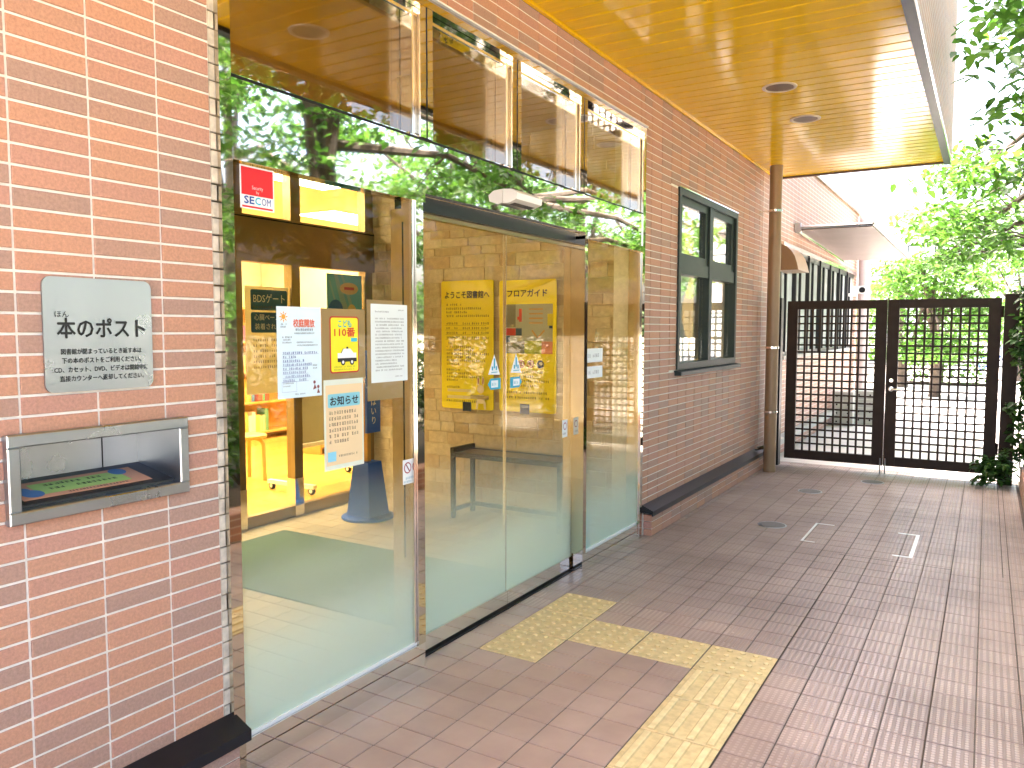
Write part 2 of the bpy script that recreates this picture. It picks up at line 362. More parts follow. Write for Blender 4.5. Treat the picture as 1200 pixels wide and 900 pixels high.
PXM = Matrix(((A[0][0], A[1][0], A[2][0]), (A[0][1], A[1][1], A[2][1]), (A[0][2], A[1][2], A[2][2])))
def inview(p, m=40):
    q = PXM @ (Vector(p) - Vector((0, 0, CAM_H)))
    if q.z < .1: return False
    u, v = q.x / q.z * 920 + 600, q.y / q.z * 920 + 450
    return -m < u < 1200 + m and -m < v < 900 + m
def field(piece, parent, rects, tp, mat, mat_i, axis, sgn, face, depth, c, joint, limit=300, jitter=.0008):
    """pieces on a plane: rects (u0,u1,v0,v1); tp(u,v,w)->world; nearest in view are objects, the rest one part"""
    items = []
    for (u0, u1, v0, v1) in rects:
        u0 += joint / 2; u1 -= joint / 2; v0 += joint / 2; v1 -= joint / 2
        if u1 - u0 < .006 or v1 - v0 < .006: continue
        cen = tp((u0 + u1) / 2, (v0 + v1) / 2, 0)
        items.append((cam_dist(cen) if inview(cen) else 1e3 + cam_dist(cen), u0, u1, v0, v1))
    items.sort(); rest = MB()
    for k, (d, u0, u1, v0, v1) in enumerate(items):
        j = rnd.uniform(-jitter, jitter); um, vm = (u0 + u1) / 2, (v0 + v1) / 2; du, dv = u1 - u0, v1 - v0
        cen = Vector(tp(um, vm, j - depth / 2)); dims = [0, 0, 0]
        e = Vector(tp(um + 1, vm, j - depth / 2)) - cen; f = Vector(tp(um, vm + 1, j - depth / 2)) - cen
        for i in range(3): dims[i] = abs(e[i]) * du + abs(f[i]) * dv
        dims[axis] = depth
        if k < limit and d < 1e3:
            rt = [0, 0, 0]
            for i in range(3):
                if i != axis: rt[i] = rnd.uniform(-.004, .004)
            m = mat(um, vm) if callable(mat) else mat
            shared(piece, dims, axis, sgn, c, m, parent, cen, rt)
        else:
            rest.cbox(cen - Vector(dims) / 2, cen + Vector(dims) / 2, axis, sgn, c)
    if rest.v: tag(part(piece + '_field', rest, mat_i, parent), kind='stuff')
def grid(u0, u1, v0, v1, pu, pv, au, av):
    out = []; i0 = math.floor((u0 - au) / pu); j0 = math.floor((v0 - av) / pv)
    i = i0
    while au + i * pu < u1 - 1e-6:
        j = j0
        while av + j * pv < v1 - 1e-6:
            out.append((max(u0, au + i * pu), min(u1, au + (i + 1) * pu), max(v0, av + j * pv), min(v1, av + (j + 1) * pv))); j += 1
        i += 1
    return out

# ------------------------------------------------------------------ lettering helpers
class Frame:
    def __init__(s, o, U, V, Nn): s.o = Vector(o); s.U = Vector(U); s.V = Vector(V); s.N = Vector(Nn)
    def __call__(s, u, v, n=0): return tuple(s.o + s.U * u + s.V * v + s.N * n)
def FX(o): return Frame(o, (0, 1, 0), (0, 0, 1), (1, 0, 0))
def FY(o): return Frame(o, (1, 0, 0), (0, 0, 1), (0, -1, 0))
_tc = {}
def glyphs(body, bold):
    if (body, bold) in _tc: return _tc[(body, bold)]
    c = bpy.data.curves.new('t', 'FONT'); c.body = body; c.size = 1; c.resolution_u = 2; c.offset = bold
    o = bpy.data.objects.new('t', c); me = o.to_mesh()
    v = np.zeros(len(me.vertices) * 3); me.vertices.foreach_get('co', v); v = v.reshape(-1, 3)
    f = [tuple(p.vertices) for p in me.polygons]
    o.to_mesh_clear(); bpy.data.objects.remove(o); bpy.data.curves.remove(c)
    _tc[(body, bold)] = (v, f); return v, f
def text(fr, body, u, v, size, mat, parent, width=None, align='C', n=.0012, bold=0.0, name='lettering', skew=0.0, fat=0.0):
    gv, gf = glyphs(body, bold)
    if not len(gv): return None
    x0, x1 = gv[:, 0].min(), gv[:, 0].max(); sx = size if width is None else width / (x1 - x0)
    off = {'C': -(x0 + x1) / 2, 'L': -x0, 'R': -x1}[align]
    mb = MB(); offs = [(0, 0)] if not fat else [(0, 0), (fat, 0), (-fat, 0), (0, fat), (0, -fat)]
    for k, (ou, ov) in enumerate(offs):
        b0 = len(mb.v); mb.v += [fr(u + ou * size + (p[0] + off) * sx, v + ov * size + p[1] * size, n + k * .00015) for p in gv]; mb.f += [tuple(b0 + i for i in q) for q in gf]
    return part(name, mb, mat, parent)
def vtext(fr, body, u, v, size, mat, parent, step=1.1, **k):
    for i, ch in enumerate(body): text(fr, ch, u, v - i * size * step, size, mat, parent, **k)
def flat(fr, polys, mat, parent, n=.0006, name='print'):
    for k, p in enumerate(polys):
        mb = MB(); mb.quad(*[fr(a, b, n + k * .00004) for a, b in p]); o = part(name, mb, mat, parent)
    return o
def rect(u0, u1, v0, v1): return [(u0, v0), (u1, v0), (u1, v1), (u0, v1)]
def rrect(u0, u1, v0, v1, r, k=5):
    out = []
    for cu, cv, a0 in ((u1 - r, v0 + r, -90), (u1 - r, v1 - r, 0), (u0 + r, v1 - r, 90), (u0 + r, v0 + r, 180)):
        for i in range(k + 1): a = R(a0 + 90 * i / k); out.append((cu + r * math.cos(a), cv + r * math.sin(a)))
    return out
def disc(u, v, r, k=16, ry=None): return [(u + r * math.cos(2 * math.pi * i / k), v + (ry or r) * math.sin(2 * math.pi * i / k)) for i in range(k)]
def greek(fr, lines, mat, parent, seed=1, n=.0009, name='small_print'):
    """lines (u0,u1,v,h): rows of small illegible marks, as the photograph shows them"""
    q = random.Random(seed); mb = MB()
    for (u0, u1, v, h) in lines:
        u = u0
        while u < u1 - h * .6:
            wch = h * q.uniform(.75, .95)
            if q.random() > .07:
                t = h * .13
                for i in range(q.choice((2, 3, 3))):
                    vv = v + h * (.1 + .36 * i) + q.uniform(-.04, .04) * h; a = u + q.uniform(0, .2) * wch; b = u + wch * q.uniform(.7, 1)
                    mb.quad(fr(a, vv, n), fr(b, vv, n), fr(b, vv + t, n), fr(a, vv + t, n))
                for i in range(q.choice((1, 2))):
                    uu = u + wch * q.uniform(.15, .8); mb.quad(fr(uu, v, n + .0001), fr(uu + t, v, n + .0001), fr(uu + t, v + h, n + .0001), fr(uu, v + h * .95, n + .0001))
            u += h * 1.06
    if mb.v: return tag(part(name, mb, mat, parent), kind='stuff')
def sheet(name, fr, u0, u1, v0, v1, mat, label, cat, thick=.0006, r=None, group=None):
    p = rrect(u0, u1, v0, v1, r) if r else rect(u0, u1, v0, v1); m = len(p); mb = MB()
    mb.v = [fr(a, b, -thick) for a, b in p] + [fr(a, b, 0) for a, b in p]
    mb.f = [tuple(reversed(range(m))), tuple(range(m, 2 * m))] + [(i, (i + 1) % m, m + (i + 1) % m, m + i) for i in range(m)]
    return part(name, mb, mat, None, label=label, cat=cat, group=group)
BLACK = (.012, .012, .014)

# ================================================================== SETTING
WX = -2.05; WB = -1.984            # upper wall face, base face
part('ground', MB().quad((-150, -150, -.05), (150, -150, -.05), (150, 150, -.05), (-150, 150, -.05)), M['ground'], kind='structure')
# paved forecourt under the canopy: one sheet with tiles laid on it
PV = empty('pavement', (-.8, 5, 0), kind='structure')
part('bed', MB().box((-2.3, -3, -.045), (.30, 8.98, -.004)), M['grout'], PV)
PX, PY = .151, .149; AX = -.742; AY = 3.226
TW = 2 * PX; TD = 2 * PY
tact = [(AX - (i + 1) * TW, AX - i * TW, AY, AY + TD, 'dot') for i in range(3)]
tact += [(AX - 4 * TW, AX - 3 * TW, AY + j * TD, AY + (j + 1) * TD, 'dot') for j in (-1, 0, 1)]
tact += [(AX - TW, AX, AY - (j + 1) * TD, AY - j * TD, 'bar') for j in range(6)]
COVER = (AX - 2 * PX - .0, AX + 2 * PX + .06, 5.56, 6.23)
tile_rects = subtract(grid(-2.28, .28, -1.2, 8.97, PX, PY, AX, AY), [q[:4] for q in tact])
def tmat(u, v):
    return M['rib']
def floor_tp(u, v, n): return (u, v, n)
field('tile', PV, tile_rects, floor_tp, tmat, M['rib_i'], 2, 1, 0, .012, .0014, .0055, 300, .0004)
_tm = {}
def tactile_mesh(kind):
    if kind in _tm: return _tm[kind]
    hx, hy = TW / 2 - .0042, TD / 2 - .0042; mb = MB().cbox((-hx, -hy, -.012), (hx, hy, .002), 2, 1, .0015)
    if kind == 'dot':
        for i in range(5):
            for j in range(5):
                cx, cyy = (i - 2) * .058, (j - 2) * .058
                mb.lathe([(.0135, .0018), (.0120, .0062), (.0075, .0078)], (cx, cyy, 0), 8)
    else:
        for i in range(4):
            cx = (i - 1.5) * .074; y0, y1 = -hy + .005, hy - .005
            mb.v, mb.f = mb.v, mb.f; n = len(mb.v)
            for (z, ww, e) in ((.0018, .0165, 0), (.0082, .0100, .005)):
                mb.v += [(cx - ww, y0 + e, z), (cx + ww, y0 + e, z), (cx + ww, y1 - e, z), (cx - ww, y1 - e, z)]
            mb.f += [(n + 4, n + 5, n + 6, n + 7)] + [(n + k, n + (k + 1) % 4, n + 4 + (k + 1) % 4, n + 4 + k) for k in range(4)]
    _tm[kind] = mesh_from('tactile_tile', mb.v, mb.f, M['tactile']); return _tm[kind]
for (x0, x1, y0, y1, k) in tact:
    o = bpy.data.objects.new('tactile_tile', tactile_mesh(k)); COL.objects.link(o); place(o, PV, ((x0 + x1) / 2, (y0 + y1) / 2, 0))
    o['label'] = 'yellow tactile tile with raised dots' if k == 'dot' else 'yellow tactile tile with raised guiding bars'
# expansion joints
for a, b in (((AX - .003, 1.0, 0), (AX + .002, 5.42, .0008)), ((-.78, 5.414, 0), (-.14, 5.418, .0008)), ((AX + 4 * PX - .002, 1.2, 0), (AX + 4 * PX + .002, 5.41, .0008)), ((.127, 5.4, 0), (.131, 8.9, .0008))):
    part('expansion_joint', MB().box(a, b), M['soil'], PV)
# path and courtyard beyond the gate
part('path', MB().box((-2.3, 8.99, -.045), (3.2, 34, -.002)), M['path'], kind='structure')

def brick_wall(name, label, regions, holes, x, az, ay, backs, depth=.012, sills=()):
    root = empty(name, (x, regions[0][0], 0), label, 'brick wall')
    for k, (y0, y1, z0, z1) in enumerate(subtract(backs, holes)):
        part('backing', MB().box((x - .22, y0, z0), (x - .005, y1, z1)), M['mortar'], root)
    rects = []
    for r in regions: rects += grid(*r, .202, .0517, ay, az)
    return root, subtract(rects, holes)
def wall_tp(x): return lambda u, v, n: (x + n, u, v)
# left pier with the book return opening
BOX = (.992, 1.483, .983, 1.192)
lp, rc = brick_wall('brick_wall', 'red-brown tiled wall pier with the steel book return set into it', [(.02, 1.612, .205, 3.1)], [BOX], WX, 2.12, 1.029, [(.0, 1.612, .0, 3.1)])
field('brick', lp, rc, wall_tp(WX), M['brick'], M['brick_i'], 0, 1, 0, .012, .0012, .0074)
mb = MB(); zz = .2                                     # rough mortar edge along the pier's corner
while zz < 3.1:
    h = .0517; mb.cbox((WX - .05, 1.613, zz + .002), (WX - .001 - rnd.uniform(0, .004), 1.634 + rnd.uniform(0, .006), zz + h - rnd.uniform(.001, .004)), 0, 1, .002); zz += h
part('mortar_edge', mb, M['rough_mortar'], lp)
def base_course(root, y0, y1):
    rects = grid(y0, y1, .0, .15, .202, .0517, y0, .0)
    part('base_backing', MB().box((WX - .1, y0 + .004, 0), (WB - .005, y1, .152)), M['mortar'], root)
    field('base_brick', root, rects, wall_tp(WB), M['brick'], M['brick_i'], 0, 1, 0, .012, .001, .005, 60)
def ledge(name, label, y0, y1):
    mb = MB().prism([(WX + .001, .222), (-1.966, .186), (-1.966, .150), (-1.974, .150), (-1.976, .164), (WX + .001, .170)], y0, y1, 'y')
    o = part(name, mb, M['ledge'], label=label, cat='ledge', group='dark metal ledges along the wall foot')
base_course(lp, .02, 1.615)
ledge('wall_ledge', 'black metal ledge at the foot of the wall pier, below the book return', .02, 1.645)
# right wall with window, and the lintel courses above the entrance
WIN = (5.83, 7.46, 1.15, 2.545)
rw, rc = brick_wall('brick_wall', 'long red-brown tiled wall with dark window between entrance and downpipe', [(5.135, 8.42, .205, 3.1), (1.64, 5.135, 2.832, 3.1)], [WIN], WX, 2.12, 1.029, [(5.135, 8.42, .0, 3.1), (1.64, 5.135, 2.836, 3.1)])
field('brick', rw, rc, wall_tp(WX), M['brick'], M['brick_i'], 0, 1, 0, .012, .0012, .0074)
base_course(rw, 5.2, 8.42)
mb = MB()
for k in range(3): mb.cbox((WX + .004, 5.190, k * .0517 + .003), (WB - .003, 5.203, (k + 1) * .0517 - .003), 1, -1, .001)
part('end_brick', mb, M['brick_i'], rw)
ledge('wall_ledge', 'long black metal ledge at the wall foot between entrance and downpipe', 5.165, 8.42)
# wing of the building beyond the gate
wing = empty('building_wing', (WX - 2, 12, 0), 'low tiled building wing with strip windows beyond the gate', 'building')
part('wall', MB().box((WX - .2, 8.43, 2.45), (WX - .002, 15.3, 3.50)).box((WX - .2, 8.43, 0), (WX - .002, 15.3, 1.16)).box((WX - .2, 14.95, 1.16), (WX - .002, 15.3, 2.45)).box((WX - .2, 8.43, 1.16), (WX - .002, 9.25, 2.45)), M['brick_far_x'], wing)
part('end_wall', MB().box((WX - 6, 15.302, 0), (WX - .003, 15.45, 3.49)), M['brick_far_y'], wing)
part('parapet_cap', MB().box((WX - .25, 9.3, 3.5), (WX + .03, 15.5, 3.54)), M['bronze'], wing)
part('sill', MB().box((WX - .05, 9.25, 1.12), (WX + .07, 14.95, 1.16)), M['concrete'], wing)
part('lower_ledge', MB().box((WX, 8.9, .17), (WX + .10, 15.3, .24)), M['concrete'], wing)
part('head_trim', MB().box((WX - .04, 9.25, 2.41), (WX + .045, 14.95, 2.46)), M['chrome'], wing)
yy = 9.25
while yy < 14.9:
    wdt = .82; wd = empty('window', (WX - .03, yy, 1.16)); wd.parent = wing; wd.location = Vector((WX - .03, yy, 1.16)) - WORLD[wing.name]; WORLD[wd.name] = Vector((WX - .03, yy, 1.16))
    part('frame', MB().box((WX - .06, yy, 1.161), (WX + .02, yy + .06, 2.409)).box((WX - .05, yy + .39, 1.161), (WX, yy + .43, 2.409)).box((WX - .05, yy + .061, 1.161), (WX, yy + wdt - .001, 1.20)).box((WX - .05, yy + .061, 2.36), (WX, yy + wdt - .001, 2.409)), M['ledge'], wd)
    part('pane', MB().box((WX - .035, yy + .061, 1.20), (WX - .03, yy + wdt, 2.36)), M['glass_pale'], wd); yy += wdt
part('roof', MB().box((WX - 6, 8.43, 3.40), (WX - .21, 15.3, 3.47)), M['concrete'], wing)

# upper storey overhang: soffit of lacquered strips, fascia, tiled face above
up = empty('overhanging_storey', (-1.2, 4, 3.1), 'overhanging upper storey with glossy yellow boarded soffit above the entrance', 'building')
SZ = 3.11; SX0, SX1 = WX + .022, -.432; SY0, SY1 = -1.6, 8.9
yy = SY1; k = 0
while yy > SY0:
    shared('soffit_strip', (SX1 - SX0, .133, .012), 2, -1, .006, M['wood_strip'], up, ((SX0 + SX1) / 2, yy - .07, SZ + .006), (rnd.uniform(-.002, .002), rnd.uniform(-.0006, .0006), 0)); yy -= .14
part('soffit_backing', MB().box((WX - .2, SY0, SZ + .016), (SX1 + .01, SY1, SZ + .06)), plain('groove_dark', (.10, .06, .012), .6), up)
part('edge_trim', MB().box((WX + .001, SY0, SZ - .012), (WX + .02, SY1, SZ + .01)), M['wood_strip'], up)
part('fascia', MB().box((SX1 + .002, SY0, SZ - .025), (-.373, SY1 + .05, SZ + .05)), M['fascia'], up)
part('end_fascia', MB().box((WX - .2, SY1 + .002, SZ - .015), (SX1, SY1 + .045, SZ + .16)), plain('end_fascia_brown', (.09, .05, .03), .5), up)
part('drip_trim', MB().box((-.3725, SY0, SZ - .027), (-.364, SY1 + .055, SZ - .012)), M['chrome'], up)
part('wall_skirt', MB().box((-.3722, SY0, SZ - .0115), (-.368, SY1 + .06, SZ + .1615)), M['brick_far_x'], up)
part('wall', MB().box((-.60, SY0, SZ + .162), (-.368, SY1 + .06, 6.6)), M['brick_far_x'], up)
part('end_wall', MB().box((WX - 5, SY1 - .16, SZ + .162), (-.601, SY1 + .05, 6.6)), M['brick_far_y'], up)
part('roof', MB().box((WX - 5, SY0, 6.601), (-.37, SY1 + .06, 6.7)), M['concrete'], up)

# ================================================================== ENTRANCE GLAZING
GX = -2.04; GY0, GY1 = 1.645, 5.13; DX = -2.13
ent = empty('entrance_front', (GX - .05, 3.4, 0), 'polished steel and glass entrance front with mirror transom band', 'entrance')
def fr(name, a, b, mat='mirror', par=None): return part(name, MB().box(a, b), M[mat], par or ent)
fr('sill_rail', (GX - .06, GY0, 0), (GX, 2.648, .108)); fr('sill_rail', (GX - .06, 4.19, 0), (GX, GY1 - .04, .108))
fr('sill_bead', (GX - .03, GY0 + .04, .109), (GX - .008, 2.60, .122), 'white'); fr('sill_bead', (GX - .03, 4.235, .109), (GX - .008, 5.06, .122), 'white')
fr('jamb', (GX - .10, GY0 - .009, 0), (GX + .004, GY0 + .036, 2.83), 'frame'); fr('jamb', (GX - .10, GY1 - .04, 0), (GX + .004, GY1 + .003, 2.83), 'frame')
fr('post', (GX - .075, 2.60, .109), (GX + .003, 2.648, 2.008), 'frame'); fr('post', (GX - .075, 4.19, .109), (GX + .003, 4.232, 2.008), 'frame')
fr('post_bead', (GX - .02, 2.583, .123), (GX - .006, 2.598, 1.995), 'chrome'); fr('post_bead', (GX - .02, 5.07, .123), (GX - .006, 5.088, 1.985), 'chrome')
# mirror band above the doors
fr('mirror_band', (GX - .05, GY0 + .037, 2.03), (GX - .002, GY1 - .041, 2.244))
fr('band_head', (GX - .06, GY0 + .037, 1.99), (GX + .006, 2.66, 2.028), 'frame'); fr('band_head', (GX - .06, 4.19, 1.99), (GX + .006, GY1 - .041, 2.028), 'frame')
fr('shadow_gap', (GX - .06, GY0 + .037, 2.245), (GX - .006, GY1 - .041, 2.256), 'black')
fr('head_frame', (GX - .12, GY0 + .037, 2.79), (GX + .003, GY1 - .041, 2.83), 'frame'); fr('head_drip', (GX - .02, GY0, 2.831), (GX + .018, GY1 + .004, 2.838), 'white')
ups = [GY0 + .036, 2.637, 3.372, 4.130]; upe = [2.637 + .0, 3.372, 4.130, GY1 - .041]; mw = .085
for k in range(4):
    a = ups[k] + (mw if k else 0); b = upe[k]
    if k: fr('mullion', (GX - .12, ups[k], 2.257), (GX + .002, ups[k] + mw, 2.789), 'frame'); fr('mullion_gap', (GX + .0021, ups[k] + mw * .46, 2.257), (GX + .0028, ups[k] + mw * .56, 2.789), 'black')
    wd = empty('transom_window', (GX - .1, (a + b) / 2, 2.26)); wd.parent = ent; wd.location = Vector((GX - .1, (a + b) / 2, 2.26)) - WORLD[ent.name]; WORLD[wd.name] = Vector((GX - .1, (a + b) / 2, 2.26))
    part('frame', MB().box((GX - .10, a + .001, 2.258), (GX - .05, b - .001, 2.275)).box((GX - .10, a + .001, 2.745), (GX - .035, b - .001, 2.788)).box((GX - .10, b - .028, 2.276), (GX - .03, b - .001, 2.744)).box((GX - .10, a + .001, 2.276), (GX - .03, a + .014, 2.744)), M['mirror'], wd)
    part('stop_bead', MB().box((GX - .029, b - .030, 2.262), (GX - .018, b - .018, 2.76)).box((GX - .034, a + .014, 2.748), (GX - .026, b - .031, 2.756)), M['chrome'], wd)
    part('pane', MB().box((GX - .086, a + .014, 2.275), (GX - .078, b - .028, 2.745)), M['glass_up'], wd)
def pane(par, a, b, x, z0, z1):
    p = part('pane', MB().box((x - .005, a, z0), (x + .005, b, z1)), M['glass'], par)
    part('frosted_film', MB().box((x + .0056, a, z0), (x + .0064, b, .95)), M['film'], p); return p
pane(ent, GY0 + .036, 2.60, GX - .022, .109, 1.99); pane(ent, 4.232, GY1 - .041, GX - .022, .109, 1.99)
fr('edge_strip', (GX - .03, 2.548, .5), (GX - .029, 2.556, 1.9), 'black')
# sliding door leaves, run behind the fixed panes
def leaf(a, b, lab, s):
    r = empty('sliding_door', (DX, (a + b) / 2, 0), lab, 'door', 'glass sliding doors of the entrance')
    pane(r, a + .002, b - .002, DX, .09, 1.945)
    part('bottom_rail', MB().box((DX - .02, a, .016), (DX + .016, b, .0895)), M['mirror'], r)
    part('top_rail', MB().box((DX - .02, a, 1.9455), (DX + .012, b, 1.965)), M['bronze'], r)
    e = a if s < 0 else b
    part('stile', MB().box((DX - .012, e + (-.0012 if s > 0 else 0), .09), (DX + .0062, e + (0 if s > 0 else .0012), 1.944)), M['chrome'], r); return r
leaf(2.72, 3.450, 'glass sliding door leaf, the one nearer the book return', 1); leaf(3.4515, 4.33, 'glass sliding door leaf, the one next to the sidelight', -1)
fr('door_header', (DX - .06, 2.649, 1.966), (DX + .035, 4.189, 2.029), 'ledge')
fr('door_track', (DX - .04, 2.65, .0), (DX + .035, 4.189, .006), 'black')
fr('return_jamb', (DX - .05, 4.2, .0061), (GX - .0755, 4.23, 1.9655), 'frame'); fr('return_jamb', (DX - .05, 2.61, .0061), (GX - .0755, 2.647, 1.9655), 'frame')
# motion sensor
sn = empty('door_sensor', (GX, 3.42, 2.08), 'white door motion sensor on the mirror band above the sliding doors', 'sensor')
part('body', MB().prism([(GX - .001, 2.075), (GX + .03, 2.072), (GX + .075, 2.088), (GX + .08, 2.118), (GX + .05, 2.138), (GX - .001, 2.142)], 3.285, 3.535, 'y'), M['white'], sn)
part('lens', MB().prism([(GX + .018, 2.068), (GX + .052, 2.0745), (GX + .03, 2.0708)], 3.31, 3.51, 'y'), M['black'], sn)

# ================================================================== VESTIBULE AND LIBRARY
SYW = 5.25; IX = -4.57
vf = empty('vestibule_floor', (-3.4, 3.4, 0), kind='structure')
part('bed', MB().box((IX - .04, 1.5, -.045), (-2.305, SYW, -.004)), M['vgrout'], vf)
field('tile', vf, subtract(grid(IX - .04, -2.305, 1.5, SYW, .15, .15, -2.3, 0), []), floor_tp, M['vtile'], M['vtile_i'], 2, 1, 0, .012, .001, .004, 300, .0003)
part('vestibule_ceiling', MB().box((IX - .1, 1.5, 2.95), (GX - .14, SYW + .1, 3.0)), plain('vestibule_ceiling', (.34, .21, .04), .5), kind='structure')
part('vestibule_side_wall', MB().box((IX, 1.3, 0), (WX - .225, 1.5, 2.95)), M['stone_joint'], kind='structure')
sw = empty('stone_wall', (-3.3, SYW, 0), 'beige stone block side wall inside the vestibule', 'stone wall')
part('backing', MB().box((-4.66, SYW + .006, 0), (GX - .17, SYW + .15, 2.949)), M['stone_joint'], sw)
rects = []; z = .0; q = random.Random(3)
while z < 2.94:
    h = q.choice((.07, .085, .10, .115)); x = -4.66 - q.uniform(0, .2)
    while x < GX - .17:
        wl = q.choice((.14, .20, .26, .32, .40)); rects.append((max(x, -4.66), min(x + wl, GX - .172), z, min(z + h, 2.948))); x += wl
    z += h
field('stone_block', sw, rects, lambda u, v, n: (u, SYW - n, v), M['stone'], M['stone_i'], 1, -1, 0, .014, .002, .006, 300, .0025)
part('skirting', MB().box((-4.5, SYW - .02, 0), (GX - .18, SYW - .006, .03)), M['stone_joint'], sw)
mt = part('door_mat', MB().cbox((-4.32, 2.93, .0008), (-2.32, 3.95, .009), 2, 1, .004), M['mat_green'], label='dark green door mat on the vestibule floor', cat='mat')
# inner glazed partition
ip = empty('inner_partition', (IX, 4, 0), 'bronze framed glazed partition between vestibule and library', 'partition')
def ib(name, a, b, mat='bronze'): return part(name, MB().box(a, b), M[mat], ip)
ib('header', (IX - .09, 1.5, 1.95), (IX, SYW - .002, 2.285)); ib('top_beam', (IX - .09, 1.5, 2.70), (IX, SYW - .002, 2.949))
ib('groove', (IX + .0005, 1.5, 2.262), (IX + .002, SYW - .003, 2.272), 'black')
for y in (2.9, 3.74, 4.295, 5.13):
    ib('mullion', (IX - .08, y, 0), (IX + .003, y + .085, 1.949)); ib('transom_mullion', (IX - .08, y, 2.286), (IX + .002, y + .10, 2.699))
    ib('kick_plate', (IX - .085, y - .003, .0), (IX + .006, y + .088, .30), 'chrome')
for a, b in ((2.986, 3.739), (3.826, 4.294), (4.381, 5.129)):
    ib('pane', (IX - .045, a, .086), (IX - .037, b, 1.949), 'glass_in'); ib('transom_pane', (IX - .045, a + .015, 2.286), (IX - .037, b, 2.699), 'glass_in')
    ib('bottom_rail', (IX - .07, a, 0), (IX - .01, b, .085), 'bronze')
# library room
LB = empty('library_floor', (-7, 5, 0), kind='structure')
x = -10.5
while x < IX - .1:
    y = 1.5 + rnd.uniform(-1, 0)
    while y < 11:
        y1 = y + 1.8
        if y1 > 1.6: shared('floor_board', (.148, 1.797, .01), 2, 1, .0006, M['wood_floor'], LB, (x + .075, y + .9, -.006))
        y = y1
    x += .15
part('library_subfloor', MB().box((-10.6, 1, -.045), (IX - .045, 13, -.012)), M['wood_dk'], kind='structure')
part('library_wall', MB().box((-10.7, 1.2, 0), (-10.52, 12, 3)), M['cream_wall'], kind='structure')
part('library_wall', MB().box((-10.5, 9.2, 0), (WX - .3, 9.35, 3)), M['cream_wall'], kind='structure')
part('library_wall', MB().box((-10.5, 1.2, 0), (IX - .1, 1.4, 3)), M['cream_wall'], kind='structure')
part('library_ceiling', MB().box((-10.6, 1.2, 2.96), (IX - .1, 9.3, 3.05)).box((IX - .099, 5.41, 2.96), (WX - .23, 9.3, 3.05)), M['ceil_white'], kind='structure')
for i, x in enumerate((-9.0, -7.4, -5.8)):
    for y in (3.2, 5.6, 8.0):
        r = empty('ceiling_light', (x, y, 2.93), 'lit white ceiling light panel inside the library', 'light', 'lit ceiling panels of the library')
        part('diffuser', MB().box((x - .3, y - .6, 2.935), (x + .3, y + .6, 2.945)), M['lamp'], r)
        part('housing', MB().box((x - .33, y - .63, 2.9455), (x + .33, y + .63, 2.959)), M['white'], r)
# bookshelves and books
q = random.Random(11)
BC = {(.5, .1, .06): 'red', (.1, .2, .4): 'blue', (.7, .6, .3): 'tan', (.75, .72, .65): 'white', (.15, .35, .18): 'green', (.6, .35, .1): 'brown', (.35, .1, .2): 'maroon', (.8, .55, .15): 'yellow'}
def shelf(x, y0, y1, lab, zs, books):
    r = empty('bookshelf', (x, (y0 + y1) / 2, 0), lab, 'bookshelf'); top = zs[-1]
    part('side_panel', MB().box((x - .3, y0, 0), (x, y0 + .03, top + .03)), M['wood_dk'], r); part('side_panel', MB().box((x - .3, y1 - .03, 0), (x, y1, top + .03)), M['wood_dk'], r)
    part('back_panel', MB().box((x - .31, y0, 0), (x - .301, y1, top + .03)), M['wood'], r)
    for z in zs: part('shelf_board', MB().box((x - .3, y0 + .031, z), (x, y1 - .031, z + .025)), M['wood'], r)
    for z in zs[:-1]:
        n = 0; y = y0 + .06
        while y < y1 - .1 and n < books:
            t = q.uniform(.035, .075); h = q.uniform(.2, .3)
            if q.random() < .85:
                mb = MB().box((x - .2, y, z + .0255), (x - .03 - q.uniform(0, .03), y + t, z + .0255 + h))
                bc = q.choice(list(BC)); part('book', mb, ink(bc), None, label='%s book on the %s board of the %s library bookshelf' % (BC[bc], ('lowest', 'second', 'third', 'fourth')[zs.index(z)], 'long' if x < -7 else 'shorter'), cat='book', group='%s books on the library shelves' % BC[bc]); n += 1
            y += t + .003
shelf(-8.2, 5.3, 8.9, 'long wooden bookshelf at the back of the library', (.08, .48, .88, 1.28, 1.72), 30)
shelf(-6.6, 6.6, 8.9, 'shorter wooden bookshelf closer to the glass partition', (.08, .48, .88, 1.3), 12)
# rolling board
rb = empty('rolling_board', (-5.3, 5.3, 0), 'white framed rolling display board on casters behind the inner glass', 'board')
for y in (4.95, 5.95):
    part('post', MB().box((-5.33, y - .02, .09), (-5.29, y + .02, 1.75)), M['white'], rb)
    f = part('foot', MB().box((-5.60, y - .022, .055), (-5.02, y + .022, .089)), M['white'], rb)
    for dx in (-5.56, -5.06):
        cst = part('caster', MB().lathe([(.03, -.014), (.034, -.012), (.034, .012), (.03, .014)], (dx, y, .034), 16, 'y'), M['black'], rb)
        part('hub', MB().lathe([(.018, -.017), (.018, .017)], (dx, y, .034), 12, 'y'), M['white'], cst)
part('panel', MB().box((-5.32, 4.975, .42), (-5.30, 5.925, 1.40)), M['grey_board'], rb); part('lower_bar', MB().box((-5.325, 4.975, .38), (-5.295, 5.925, .415)), M['white'], rb)
